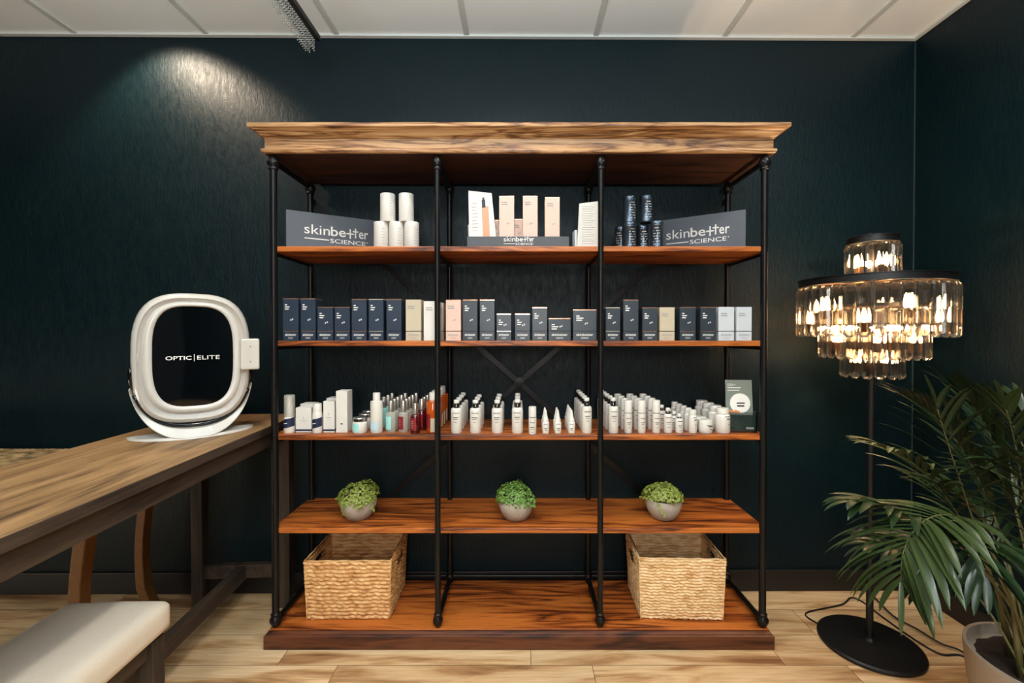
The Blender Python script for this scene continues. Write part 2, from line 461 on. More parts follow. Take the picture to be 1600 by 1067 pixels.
M_palm = plain('palm_leaf', srgb(28, 44, 20), 0.32, vary=0.35, scale=7)
M_palm2 = plain('olive_palm_leaf', srgb(48, 60, 28), 0.34, vary=0.3, scale=9)
M_stem = plain('palm_stem', srgb(84, 78, 42), 0.5, vary=0.25, scale=20)
M_bask = weave_mat('water_hyacinth_tan', srgb(150, 92, 42), srgb(196, 142, 84), srgb(222, 178, 122))
M_bask2 = weave_mat('water_hyacinth_pale', srgb(176, 124, 70), srgb(214, 172, 118), srgb(236, 204, 158))
M_rush = weave_mat('seagrass_weave', srgb(60, 48, 34), srgb(120, 98, 66), srgb(176, 146, 100))
M_cord = plain('black_cable', srgb(14, 13, 13), 0.5)
M_sage = plain('sage_leaflet', srgb(120, 128, 118), 0.35, vary=0.04)
M_saged = plain('deep_sage_leaflet', srgb(74, 98, 92), 0.3, vary=0.04)
M_orange = plain('orange_capsule', srgb(214, 140, 84), 0.4)
M_pen = plain('coppery_print', srgb(196, 138, 98), 0.4)

# ------------------------------------------------------------------ room
XL, XR, YF, ZC = -3.4, 1.90, -2.6, 2.65
yw = lambda x: 2.180 + 0.008*x          # the back wall runs very slightly out of square
def struct(mb, name, mats, **k):
    o = mb.build(name, mats, **k); o['kind'] = 'structure'; return o
b = MB()
P = [(XL, YF), (XR+.1, YF), (XR+.1, yw(XR)+.1), (XL, yw(XL)+.1)]
b.v = [(x, y, 0) for x, y in P] + [(x, y, -.05) for x, y in P]
for q in ((0,1,2,3),(7,6,5,4),(4,5,1,0),(5,6,2,1),(6,7,3,2),(7,4,0,3)): b.face(q)
struct(b, 'floor', M_floor)
b = MB(); b.v = [(x, y, ZC+.05) for x, y in P] + [(x, y, ZC) for x, y in P]
for q in ((0,1,2,3),(7,6,5,4),(4,5,1,0),(5,6,2,1),(6,7,3,2),(7,4,0,3)): b.face(q)
struct(b, 'ceiling', M_ceil)
def slabw(name, p0, p1, th):
    b = MB(); d = Vector((p1[0]-p0[0], p1[1]-p0[1], 0)).normalized(); n = Vector((-d.y, d.x, 0))*th
    a, c = Vector((*p0, 0)), Vector((*p1, 0)); up = Vector((0, 0, ZC))
    b.v = [tuple(q) for q in (a, c, c+n, a+n, a+up, c+up, c+n+up, a+n+up)]
    for q in ((0,3,2,1),(4,5,6,7),(0,1,5,4),(1,2,6,5),(2,3,7,6),(3,0,4,7)): b.face(q)
    return struct(b, name, M_wall)
slabw('wall_back', (XL, yw(XL)), (XR, yw(XR)), 0.1)
b = MB().box(XR, XR+.1, YF, yw(XR)+.1, 0, ZC); struct(b, 'wall_right', M_wall)
b = MB().box(XL-.1, XL, YF, yw(XL)+.1, 0, ZC); struct(b, 'wall_left', M_wall)
# skirting
ang = math.atan(0.008)
def along_wall(x0, x1, depth, z0, z1):
    b = MB(); P = [(x0, yw(x0)), (x1, yw(x1)), (x1, yw(x1)-depth), (x0, yw(x0)-depth)]
    b.v = [(x, y, z0) for x, y in P] + [(x, y, z1) for x, y in P]
    for q in ((0,1,2,3),(7,6,5,4),(4,5,1,0),(5,6,2,1),(6,7,3,2),(7,4,0,3)): b.face(q)
    return b
struct(along_wall(XL, XR, .014, 0, .102), 'baseboard_back', M_skirt, bevel=.003)
struct(MB().box(XR-.014, XR, YF, yw(XR)-.014, 0, .102), 'baseboard_right', M_skirt, bevel=.003)
# ceiling grid: runners at 0.61 m
for n in range(8):
    x = -0.247 - .61*4 + n*.61 + 0.0
    if x > XR - .02 or x < XL: continue
    struct(MB().box(x-.012, x+.012, YF, yw(x)-.02, ZC-.007, ZC), 'trim_%d' % (n+1), M_grid, bevel=.002)
struct(along_wall(XL, XR, .022, ZC-.010, ZC), 'trim_9', M_grid, bevel=.002)
struct(MB().box(XR-.022, XR, YF, yw(XR)-.022, ZC-.010, ZC), 'trim_10', M_grid, bevel=.002)
struct(MB().box(XL, XR-.02, 1.57-.012, 1.57+.012, ZC-.006, ZC), 'trim_11', M_grid)
# corner bead of the wallcovering
struct(MB().box(XR-.004, XR, yw(XR)-.004, yw(XR), .102, ZC-.01), 'trim_12', plain('corner_bead', srgb(48, 60, 62), .5))

# ------------------------------------------------------------------ shelving unit
unit = thing('shelving_unit', 'large open shelving unit of brown stained wood with black iron posts against the teal wall', 'shelving', (0, 1.95, 0))
def part(mb, name, mats, parent, **k):
    """mesh given in world coordinates, parented to a thing with a plain translation"""
    o = mb.build(name, mats, parent=parent, **k)
    return o
def world_part(mb, name, mats, root, **k):
    Mi = (Matrix.Translation(root.location) @ root.rotation_euler.to_matrix().to_4x4()).inverted()
    mb.v = [tuple(Mi @ Vector(p)) for p in mb.v]
    return mb.build(name, mats, parent=root, **k)

YB0, YF0 = 2.14, 1.78
HB = .991
def sweep(prof, back=YB0):
    """profile [(offset, z)] run round the left, front and right of the unit"""
    b = MB()
    for (o, z) in prof:
        b.v += [(-HB-o, back, z), (-HB-o, YF0-o, z), (HB+o, YF0-o, z), (HB+o, back, z)]
    for i in range(len(prof)-1):
        for k in range(3):
            a = i*4+k
            b.face((a, a+1, a+5, a+4))
        b.face((i*4+3, i*4, i*4+4, i*4+7))
    b.face((3, 2, 1, 0)); n = (len(prof)-1)*4; b.face((n, n+1, n+2, n+3))
    return b
prof = [(.004, 1.941), (.008, 1.944), (.010, 1.950), (.009, 1.957), (.001, 1.961), (0, 1.963), (0, 1.998), (.004, 2.001), (.006, 2.003), (.012, 2.006), (.017, 2.013), (.026, 2.020), (.032, 2.023), (.034, 2.025), (.041, 2.026), (.044, 2.029), (.044, 2.040), (.042, 2.043)]
world_part(sweep(prof), 'cornice', M_cab2, unit)
world_part(MB().box(-.990, .990, 1.782, YB0-.001, 1.9395, 1.9425), 'soffit_shade_board', M_soff, unit, label='board coloured dark as shade under the cornice')  # thin board added so the underside reads as shaded
world_part(sweep([(-.004, 0), (0.0, .0), (.010, .002), (.010, .052), (.004, .055), (.004, .059), (-.004, .063), (-.010, .066), (-.012, .072), (-.03, .073)]), 'plinth', M_cabd, unit)
world_part(MB().box(-.985, .985, 1.785, YB0-.002, .068, .0745), 'bottom_board', M_cab, unit, bevel=.002)
shelf_z = [1.584, 1.211, .839, .468]
for i, z in enumerate(shelf_z):
    t = .021
    world_part(MB().box(-.983, .983, 1.797, YB0-.01, z-t, z), 'shelf', M_cab, unit, bevel=.003)
PX = [-.966, -.322, .322, .966]
YP, YQ = 1.796, 2.112
def ballprof(r, zb, zt):
    rb = r*1.75
    return [(r*.55, zb), (r*.8, zb+.004), (rb*.72, zb+.012), (rb, zb+.026), (rb*.98, zb+.034), (rb*.7, zb+.046), (r*1.35, zb+.050), (r*1.35, zb+.055), (r*1.05, zb+.058), (r, zb+.062),
            (r, zt-.062), (r*1.05, zt-.058), (r*1.35, zt-.055), (r*1.35, zt-.050), (rb*.7, zt-.046), (rb*.98, zt-.034), (rb, zt-.026), (rb*.72, zt-.012), (r*.8, zt-.004), (r*.55, zt)]
for i, x in enumerate(PX):
    r = .0135 if i in (0, 3) else .0115
    for y in (YP, YQ):
        world_part(MB().lathe(ballprof(r, .0745, 1.9395), x, y, 16), 'post', M_iron, unit, smooth=True, auto=35)
    # side rails: bottom, top and under each shelf
    for z in (.100, 1.915):
        world_part(MB().tube([(x, YP, z), (x, YQ, z)], .0105, 10), 'side_rail', M_iron, unit, smooth=True, auto=50)
    for z in shelf_z:
        world_part(MB().tube([(x, YP, z-.030), (x, YQ, z-.030)], .007, 8), 'side_rail', M_iron, unit, smooth=True, auto=50)
for z in (.11,):
    world_part(MB().tube([(PX[0], YQ, z), (PX[3], YQ, z)], .007, 8), 'back_rail', M_iron, unit, smooth=True, auto=50)
# X brace across the back
for sgn, yy in ((1, 2.129), (-1, 2.1335)):
    a = Vector((-.966*sgn, yy, 1.86)); c = Vector((.966*sgn, yy, .16)); d = (c-a).normalized(); n = Vector((-d.z, 0, d.x))*.012
    b = MB()
    y0, y1 = yy-.002, yy+.002
    b.v = [(p.x, y, p.z) for y in (y0, y1) for p in (a+n, c+n, c-n, a-n)]
    for q in ((0,1,2,3),(7,6,5,4),(4,5,1,0),(5,6,2,1),(6,7,3,2),(7,4,0,3)): b.face(q)
    world_part(b, 'cross_brace', M_iron, unit)
world_part(MB().lathe([(.006, -.004), (.024, -.003), (.024, .003), (.006, .004)], M=Matrix.Translation((0, 2.124, 1.01)) @ Matrix.Rotation(R(90), 4, 'X'), seg=20), 'brace_disc', M_iron, unit, smooth=True, auto=40)

# ------------------------------------------------------------------ top shelf
Z1, Z2, Z3, Z4 = [z+.0005 for z in shelf_z]
def sign(xa, ya, xb, yb, h, label, lx0, lw):
    """folded board sign from (xa,ya) to (xb,yb)"""
    L_ = math.hypot(xb-xa, yb-ya); rz = math.atan2(yb-ya, xb-xa)
    t = thing('display_sign', label, 'sign', (xa, ya, Z1), rz, 'two slate display signs')
    MB().box(0, L_, 0, .014, 0, h).build('board', M_slate, t, bevel=.0008)
    m = MB(); logo(m, lx0, .078, lw, -.0012); m.build('lettering', M_inkw, t, label='white wordmark')
    return t
zt = uz(327, 1.885) - Z1
pL = unproj(447, 327, 1.885); 
sign(pL.x, 1.885, -.635, 2.085, zt, 'slate grey sign with white wordmark, standing beside the pale tubes', .068, .262)
pR = unproj(1165, 325.5, 1.885)
LR = math.hypot(pR.x-.625, .20)
sign(.625, 2.085, pR.x, 1.885, zt, 'slate grey sign with white wordmark, standing beside the dark canisters', LR-.262-.060, .262)

def tube_can(kind, x, y, z, r, h, label, group, rz=0.0):
    t = thing('pale_tube' if kind == 'p' else 'dark_canister', label, 'canister', (x, y, z), rz, group)
    if kind == 'p':
        MB().lathe([(r*.97, 0), (r, .002), (r, h*.80), (r*.985, h*.803), (r*.985, h*.815)], seg=24).build('tube_body', M_pale, t, smooth=True, auto=40)
        MB().lathe([(r, h*.815), (r, h-.002), (r*.96, h)], seg=24).build('lid', M_pale, t, smooth=True, auto=40)
        m = MB()
        for k in range(6):
            a = R(-62 + 0); zz = h*(.72-.1*k); w_ = .012 + .006*((k*7) % 3)
            for q in range(4):
                a0 = R(-80+q*10); a1 = a0+R(8 if (q+k) % 3 else 4)
                p = [(r+.0005)*math.cos(a0), (r+.0005)*math.sin(a0)]; p2 = [(r+.0005)*math.cos(a1), (r+.0005)*math.sin(a1)]
                m.quad((p[0], p[1], zz), (p2[0], p2[1], zz), (p2[0], p2[1], zz+.0016), (p[0], p[1], zz+.0016))
        m.build('print', M_inkg, t)
    else:
        MB().lathe([(r*.95, 0), (r, .003), (r, .006), (r*.985, .008), (r*.985, h*.84), (r, h*.845), (r, h*.87), (r*.985, h*.875)], seg=24).build('can_body', M_can, t, smooth=True, auto=40)
        MB().lathe([(r*.985, h*.875), (r*1.0, h*.89), (r*1.0, h-.004), (r*.93, h)], seg=24).build('lid', M_can, t, smooth=True, auto=40)
        m = MB()
        for k in range(7):
            zz = h*(.74-.095*k)
            for q in range(5):
                if (q*3+k*5) % 4 == 0: continue
                a0 = R(-105+q*12); a1 = a0+R(10)
                ro = r*.985+.0006
                m.quad((ro*math.cos(a0), ro*math.sin(a0), zz), (ro*math.cos(a1), ro*math.sin(a1), zz), (ro*math.cos(a1), ro*math.sin(a1), zz+.0018), (ro*math.cos(a0), ro*math.sin(a0), zz+.0018))
        m.build('print', M_inkw, t)
    return t
yt = 1.90
hp = uz(348, yt)-Z1
rp = .0308
for n, u in enumerate((596, 619.6, 643.2)):
    tube_can('p', ux(u, 365, yt), yt, Z1, rp, hp, 'pale stone coloured tube on the shelf, %s of three in the bottom row' % ('leftmost', 'middle', 'rightmost')[n], 'pale tubes stacked on the top shelf', rz=.2*n)
for n, u in enumerate((606, 635)):
    tube_can('p', ux(u, 330, yt), yt, Z1+hp+.0005, rp, hp, ('pale tube stacked on top, next to the slate sign' if n == 0 else 'pale tube stacked on top, on the side nearer the iron post'), 'pale tubes stacked on the top shelf', rz=.4+n)
hd = uz(350, yt)-Z1
rd = .0275
for n, (u, yy, f, lab) in enumerate(((983.5, 1.89, 1.0, 'dark canister in the bottom row, directly under a stacked one'), (1004.5, 1.93, .98, 'dark canister in the middle of the bottom row'),
                                (1026.5, 1.885, 1.04, 'dark canister at the end of the bottom row, against the slate sign'), (970.5, 1.965, 1.0, 'dark canister half hidden at the back of the bottom row'))):
    tube_can('d', ux(u, 365, yy), yy, Z1, rd, hd*f, lab, 'dark canisters stacked on the top shelf', rz=-.3*n)
tube_can('d', ux(983.5, 330, 1.90), 1.90, Z1+hd+.0005, rd, hd, 'dark canister stacked on top, nearer the iron post', 'dark canisters stacked on the top shelf', rz=.1)
tube_can('d', ux(1010, 330, 1.905), 1.905, Z1+hd*1.04+.001, rd, hd, 'dark canister stacked on top, nearer the slate sign', 'dark canisters stacked on the top shelf', rz=-.2)

# display tray and its cartons
yt = 1.83
xa, xb = ux(730, 378, yt), ux(889, 378, yt)
th = uz(369.5, yt)-Z1
t = thing('display_tray', 'low charcoal display tray with white wordmark holding blush cartons', 'tray', ((xa+xb)/2, yt, Z1))
W_ = (xb-xa)
MB().box(-W_/2, W_/2, 0, .003, 0, th).box(-W_/2, W_/2, .097, .1, 0, th*.6).box(-W_/2, -W_/2+.003, .003, .097, 0, th*.8).box(W_/2-.003, W_/2, .003, .097, 0, th*.8).box(-W_/2+.003, W_/2-.003, .003, .097, 0, .003).build('tray_body', M_tray, t)
m = MB(); logo(m, -.058, .0245, .122, -.0012); m.build('lettering', M_inkw, t, label='white wordmark')

def carton(u0, u1, vt, y, z, kind, label, group, depth=None, zbase=None, foil=None, seam=.27, name='carton'):
    zt = uz(vt, y)
    vm = (vt+531)/2 if zt < 1.5 else vt
    x0, x1 = ux(u0, vm, y), ux(u1, vm, y)
    W = x1-x0; H = zt - z; D = depth or min(W, .055)
    t = thing(name, label, 'carton', ((x0+x1)/2, y, z), random.uniform(-.02, .02), group)
    mats = {'navy': M_navy, 'slate': M_navy2, 'beige': M_beige, 'pink': M_pink, 'white': M_white, 'grayw': M_grayw}[kind]
    dark = kind in ('navy', 'slate')
    sz = .0375 if seam else 0
    if seam:
        MB().box(-W/2, W/2, 0, D, 0, sz-.0012).build('carton_base', mats, t, bevel=.0006)
        MB().box(-W/2+.001, W/2-.001, .001, D-.001, sz-.0014, sz+.0014).build('seam_band', {None: M_navyd, 'rose': M_rose, 'gold': M_gold}[foil], t)
        MB().box(-W/2, W/2, 0, D, sz+.0012, H-.0035).build('carton_sleeve', mats, t, bevel=.0006)
    else:
        MB().box(-W/2, W/2, 0, D, 0, H-.0035).build('carton_sleeve', mats, t, bevel=.0006)
    MB().box(-W/2+.0003, W/2-.0003, .0003, D-.0003, H-.0036, H).build('carton_top', (M_rose if (foil != 'gold' and dark) or kind == 'pink' else M_gold if dark else mats), t, label='foil edged top' if dark else None)
    ink = M_inkw if dark else M_inkg
    m = MB()
    if seam:
        put_text(m, 'skinbetter', -W*.36, W*.36, sz*.50, sz*.76, -.0008, .01)
        put_text(m, 'SCIENCE', -W*.16, W*.16, sz*.20, sz*.36, -.0008, 0)
    hh = H
    for k, wl in enumerate((.14, .30, .24) if dark else (.4, .44)):
        zz = hh - .024 - k*.0085
        m.box(-W*.36, -W*.36+W*wl, -.0008, -.0004, zz-.004, zz)
    if dark or kind == 'pink':
        cx, cz = W*.03, sz + (H-sz)*.34
        m.box(cx-.004, cx+.003, -.0008, -.0004, cz-.0008, cz+.0008).box(cx-.0014, cx+.0002, -.0008, -.0004, cz-.004, cz+.004)
        m.box(cx+.003, cx+.010, -.0008, -.0004, cz+.0022, cz+.0038).box(cx+.0056, cx+.0072, -.0008, -.0004, cz-.001, cz+.007)
    m.build('print', ink, t)
    return t

yy = 1.845
carton(780, 803.3, 306, yy, Z1+.0035, 'pink', 'tall blush carton in the display tray, next to the white card', 'tall blush cartons in the tray', depth=.045, foil=None)
carton(817, 840, 306, yy, Z1+.0035, 'pink', 'tall blush carton in the middle of the display tray', 'tall blush cartons in the tray', depth=.045)
carton(851.5, 874.5, 308, yy, Z1+.0035, 'pink', 'tall blush carton in the display tray, farthest from the white card', 'tall blush cartons in the tray', depth=.045)
carton(773, 780.5, 343.5, 1.900, Z1+.0035, 'pink', 'shorter blush carton behind the first tall one in the tray', None, depth=.027)
carton(800, 820, 342, 1.900, Z1+.0035, 'pink', 'shorter blush carton standing between two tall cartons in the tray', None, depth=.027)

def card(pts, y0, th, label, art=None, name='leaflet', mat=None, lean=.02):
    """card cut to its outline, leaning slightly back"""
    P3 = [unproj(u, v, y0) for u, v in pts]
    zb = min(p.z for p in P3); cx = sum(p.x for p in P3)/len(P3)
    return P3, zb, cx
# white product card with a printed bottle, standing at the end of the tray
x0 = ux(733, 380, 1.84); 
t = thing('product_card', 'white leaflet printed with a copper bottle, leaning in the display tray', 'leaflet', (x0+.052, 1.846, Z1+.0035), 0)
zh = uz(296, 1.85)-Z1-.0035
Tm = Matrix.Rotation(R(-4), 4, 'X') @ Matrix.Rotation(R(-3.2), 4, 'Y')
MB().prism([(-.052, 0), (.060, 0), (.050, zh-.012), (-.044, zh+.004)], .003, .005, M=Tm).build('card', M_white, t)
m = MB(); m.prism([(-.054, 0), (-.047, 0), (-.047, zh*.42), (-.054, zh*.42)], .006, .010, M=Tm); m.build('card_holder', M_inkg, t)
m = MB()
m.mat(0).box(.006, .034, .0022, .0029, .02, zh*.72, M=Tm).mat(1).box(.008, .022, .0018, .0023, zh*.70, zh*.84, M=Tm).box(.011, .019, .0018, .0023, zh*.84, zh*.88, M=Tm).mat(0).box(-.006, .032, .0018, .0023, .012, .030, M=Tm)
m.mat(2)
for k in range(9): m.box(-.036, -.010-.003*(k % 3), .0022, .0029, zh*(.78-.06*k), zh*(.78-.06*k)+.0016, M=Tm)
m.build('print', [M_pen, M_ink, M_inkg], t)
# plain white booklet
x0, x1 = ux(903, 380, 1.84), ux(935, 380, 1.84)
zh = uz(316, 1.84)-Z1
t = thing('booklet', 'white booklet standing upright beside the black iron post', 'booklet', ((x0+x1)/2, 1.84, Z1), R(6))
MB().prism([(-.045, 0), (.043, 0), (.043, zh+.006), (-.036, zh-.006)], 0, .008).build('cover', M_white, t, bevel=.0006)
MB().box(-.053, -.044, .009, .05, 0, zh*.40).build('holder', M_grayw, t)
m = MB()
for k in range(17): m.box(-.026, .026-.006*(k % 3), -.0007, -.0003, zh*(.9-.05*k), zh*(.9-.05*k)+.0012)
m.build('print', M_inkg, t)

# ------------------------------------------------------------------ second shelf: cartons
G2 = 'skin care cartons on the second shelf'
yc = 1.815
rows = [
 (442, 466, 466, 'navy', 'rose', 'tall navy carton, first on the second shelf at the outer end'),
 (469.6, 492.8, 466, 'navy', 'rose', 'tall navy carton, second from the outer end of the second shelf'),
 (496, 520.3, 479.5, 'navy', 'rose', 'short navy carton directly beside the two tall outer ones'),
 (522.8, 546.4, 479.5, 'navy', 'rose', 'short navy carton, fourth in the row of the first bay'),
 (549.5, 572.6, 467, 'navy', 'rose', 'tall navy carton with a copper mark, just past the short pair'),
 (576, 599, 467, 'navy', 'gold', 'tall navy carton with pale seam line, third before the beige one'),
 (603.8, 627, 467, 'navy', None, 'tall navy carton standing next to the beige carton'),
 (634, 658, 468, 'beige', None, 'tall beige carton between navy and white cartons'),
 (662, 686, 470.5, 'white', None, 'tall plain white carton partly hidden by the iron post'),
 (696.7, 720, 468, 'pink', None, 'tall blush pink carton, first in the middle bay'),
 (723, 746, 468, 'slate', None, 'tall slate carton directly beside the blush pink one'),
 (749.7, 772.7, 468, 'slate', None, 'tall slate carton beside the short film wrapped pair'),
 (776, 798.7, 490, 'slate', 'gold', 'short film wrapped slate carton next to the tall ones'),
 (804.8, 828, 490, 'slate', None, 'short film wrapped slate carton, beside the medium narrow one'),
 (831.7, 855, 480, 'slate', None, 'medium height film wrapped slate carton beside the square one'),
 (857, 891.7, 497, 'slate', None, 'low square slate carton in the middle bay'),
 (895.4, 932, 483.5, 'slate', None, 'wide film wrapped slate carton beside the iron post'),
 (946.5, 969, 480, 'slate', 'gold', 'short slate carton, first in the bay nearest the lamp'),
 (974, 997.4, 468, 'slate', None, 'tallest slate carton in the bay nearest the lamp'),
 (1003.8, 1027, 480, 'slate', 'rose', 'short slate carton with copper seam beside the cream carton'),
 (1030.7, 1054, 480, 'beige', None, 'short cream carton between two slate cartons'),
 (1062.4, 1087, 479.5, 'slate', 'rose', 'short slate carton with copper seam just past the cream one'),
 (1094.5, 1118.6, 479.5, 'slate', 'rose', 'short slate carton with copper seam beside the pale grey pair'),
 (1122.8, 1146.8, 479.5, 'grayw', None, 'pale grey carton next to the last slate carton'),
 (1150.7, 1174.6, 479.5, 'grayw', None, 'pale grey carton, last in the row beside the outer post'),
]
for n, (a, bb, vt, k, fo, lab) in enumerate(rows):
    c = carton(a, bb, vt, yc, Z2, k, lab, G2, foil=fo, seam=0 if n == 8 else .27, depth=.06 if n not in (15, 16) else .08)
carton(689.5, 693, 473, 1.89, Z2, 'beige', 'narrow beige carton peeping out behind the iron post', None, depth=.05)
# glints of shrink film on the wrapped cartons: thin clear sleeves with creases
# ------------------------------------------------------------------ third shelf: bottles
def bottle_root(name, lab, cat, x, y, group, rz=0): return thing(name, lab, cat, (x, y, Z3), rz, group)

def arc_band(m, r, a0, a1, z0, z1, slope=0.0, seg=10):
    """label patch wrapped round a cylinder, angles in degrees (-90 faces the room)"""
    for k in range(seg):
        p = a0+(a1-a0)*k/seg; q = a0+(a1-a0)*(k+1)/seg
        s0 = slope*(k/seg-.5); s1 = slope*((k+1)/seg-.5)
        m.quad((r*math.cos(R(p)), r*math.sin(R(p)), z0+s0), (r*math.cos(R(q)), r*math.sin(R(q)), z0+s1),
               (r*math.cos(R(q)), r*math.sin(R(q)), z1+s1), (r*math.cos(R(p)), r*math.sin(R(p)), z1+s0))

def label_print(m, r, z_bar, lines=((.5, .0), (.6, .0)), span=38):
    arc_band(m, r, -90-span, -90+span, z_bar, z_bar+.0022, seg=8)
    zz = z_bar-.018
    for k in range(3):
        arc_band(m, r, -90-span*.8+6*k, -90+span*.7-7*k, zz, zz+.0016+(.001 if k == 0 else 0), seg=6); zz -= .007 if k == 0 else .012

def make_pump(x, y, r, h, lab, group, clear=True):
    """white airless pump bottle with a clear hood over a dark pump core"""
    t = bottle_root('pump_bottle', lab, 'bottle', x, y, group)
    hb = h*.76
    MB().lathe([(r*.9, 0), (r, .004), (r, hb-.012), (r*.96, hb-.006), (r*.82, hb-.001), (r*.6, hb)], seg=20).build('bottle_body', M_plast, t, smooth=True, auto=50)
    MB().lathe([(r*.42, hb), (r*.42, hb+(h-hb)*.62), (r*.30, hb+(h-hb)*.64), (r*.30, h-.012)], seg=14).build('pump_core', M_pumpd, t, smooth=True, auto=40)
    MB().lathe([(r*.50, h-.013), (r*.52, h-.003), (r*.42, h)], seg=14).tube([(0, 0, h-.008), (0, -r*.7, h-.008)], .003, 6).build('pump_head', M_plast, t, smooth=True, auto=40)
    MB().lathe([(r*.58, hb+.0005), (r*.58, h-.014), (r*.56, h-.0135)], seg=16, cap=False).build('clear_hood', M_clear, t, smooth=True)
    m = MB(); label_print(m, r+.0004, hb*.80); m.build('print', M_ink, t)
    return t

def make_slim(x, y, r, h, lab, group, frac=.60):
    """slim white airless bottle with tall straight cap"""
    t = bottle_root('slim_bottle', lab, 'bottle', x, y, group)
    hb = h*frac
    MB().lathe([(r*.9, 0), (r, .003), (r, hb), (r*.9, hb+.0005)], seg=18).build('bottle_body', M_plast, t, smooth=True, auto=40)
    MB().lathe([(r*.93, hb+.0005), (r*.93, hb+.003)], seg=18).build('collar', M_ink, t, smooth=True, auto=40, label='black ring under the cap')
    MB().lathe([(r*.97, hb+.003), (r*.97, h-.003), (r*.9, h)], seg=18).build('cap', M_plast, t, smooth=True, auto=40)
    m = MB(); label_print(m, r+.0004, hb-.020); m.build('print', M_ink, t)
    return t

def make_dropper(x, y, r, h, lab, group):
    t = bottle_root('nozzle_bottle', lab, 'bottle', x, y, group)
    hb = h*.50
    MB().lathe([(r*.9, 0), (r, .003), (r, hb-.004), (r*.85, hb), (r*.7, hb+.001)], seg=16).build('bottle_body', M_plast, t, smooth=True, auto=50)
    MB().lathe([(r*.80, hb+.001), (r*.80, hb+.010), (r*.62, hb+.014), (r*.46, hb+.026), (r*.30, h-.006), (r*.16, h)], seg=14).build('cone_cap', M_plast, t, smooth=True, auto=40)
    m = MB(); label_print(m, r+.0004, hb*.80, span=34); m.build('print', M_ink, t)
    return t

def make_jar(x, y, r, h, lab, group, capf=.3, capr=.97, neck=False):
    t = bottle_root('jar', lab, 'jar', x, y, group)
    hb = h*(1-capf)
    if neck:
        MB().lathe([(r*.9, 0), (r, .004), (r, hb-.012), (r*.93, hb-.005), (r*.7, hb)], seg=22).build('jar_body', M_plast, t, smooth=True, auto=50)
    else:
        MB().lathe([(r*.86, 0), (r*.98, .006), (r, hb-.003), (r*.98, hb)], seg=22).build('jar_body', M_plast, t, smooth=True, auto=50)
    MB().lathe([(r*capr, hb+.0005), (r*capr, h-.003), (r*capr*.94, h)], seg=22).build('lid', M_plast, t, smooth=True, auto=40)
    m = MB(); arc_band(m, r+.0005, -84, -40, hb*.72, hb*.72+.0035); arc_band(m, r+.0005, -100, -56, hb*.86, hb*.86+.0022)
    arc_band(m, r+.0005, -72, -52, hb*.45, hb*.45+.0022); m.build('print', M_ink, t)
    return t

ORD = ['front', 'second', 'third', 'fourth', 'rearmost']
def column(maker, u, v, y0, ys, r, h, desc, where, group, **k):
    """one column of like bottles running back from the shelf edge"""
    x = ux(u, v, y0)
    first = None
    for i, y in enumerate(ys):
        o = ORD[i] if i < len(ys)-1 or len(ys) == 1 else 'rearmost'
        lab = '%s %s, %s' % (desc, 'standing alone' if len(ys) == 1 else o + ' in its column', where)
        if first is None:
            first = maker(x, y, r, h, lab, group, **k); t = first
        else:
            t = copy_tree(first); t.location = (x, y, Z3); t['label'] = lab
        t.rotation_euler.z = random.uniform(-.12, .12)

def hgt(v, y): return uz(v, y)-Z3
PW = 'white pump bottles on the third shelf'
hP = hgt(624.5, 1.835)
column(make_pump, 713.3, 650, 1.835, (1.835, 1.91, 1.99, 2.06), .0225, hP, 'white pump bottle', 'first column past the inner post', PW)
column(make_pump, 743, 650, 1.835, (1.835, 1.92, 2.00), .0228, hP, 'white pump bottle', 'second column of the middle bay', PW)
column(make_pump, 777, 650, 1.835, (1.835, 1.93, 2.02), .0228, hP, 'white pump bottle', 'third column of the middle bay', PW)
column(make_pump, 808.5, 650, 1.835, (1.835, 1.93, 2.02), .0228, hP*1.02, 'white pump bottle', 'column beside the slim capped bottle', PW)
column(make_slim, 832, 650, 1.815, (1.815,), .0158, hgt(635, 1.815), 'slim white bottle with black ring', 'between pump and nozzle bottles', None)
hN = hgt(640, 1.825)
GN = 'small white nozzle bottles'
column(make_dropper, 852.6, 650, 1.825, (1.825, 1.885), .0142, hN, 'small white nozzle bottle', 'column nearest the slim bottle', GN)
column(make_dropper, 871.6, 650, 1.825, (1.825, 1.885), .0142, hN, 'small white nozzle bottle', 'middle one of three columns', GN)
column(make_dropper, 893, 650, 1.825, (1.825, 1.87, 1.915, 1.96), .0142, hN, 'small white nozzle bottle', 'column nearest the tall pump bottles', GN)
hQ = hgt(621, 1.835)
column(make_pump, 916.8, 650, 1.835, (1.835, 1.90, 1.965, 2.03, 2.09), .0205, hQ, 'tall white pump bottle', 'column just before the third post', PW)
column(make_pump, 958.2, 650, 1.835, (1.835, 1.90, 1.965, 2.03, 2.09), .0205, hQ, 'tall white pump bottle', 'column just past the third post', PW)
GR = 'slim white capped bottles in the third bay'
for u, wh in ((981.5, 'column next to the pump bottles'), (1002.5, 'middle one of three slim columns'), (1025.2, 'column beside the small jars')):
    column(make_slim, u, 650, 1.835, (1.835, 1.90, 1.965, 2.03), .0158, hgt(625, 1.835), 'slim white bottle with black ring', wh, GR)
GS = 'short white pump bottles in the third bay'
column(make_pump, 1043.5, 655, 1.84, (1.84, 1.92), .0172, hgt(637, 1.84), 'short white pump bottle', 'beside the slim bottles', GS)
column(make_pump, 1061, 660, 1.84, (1.84, 1.90, 1.96), .0158, hgt(646, 1.84), 'smallest white pump bottle', 'between short pump and round bottles', GS)
GT = 'white supplement bottles and jars'
def make_round(x, y, r, h, lab, group):
    t = make_jar(x, y, r, h, lab, group, capf=.22, capr=.82, neck=True); t['category'] = 'bottle'; return t
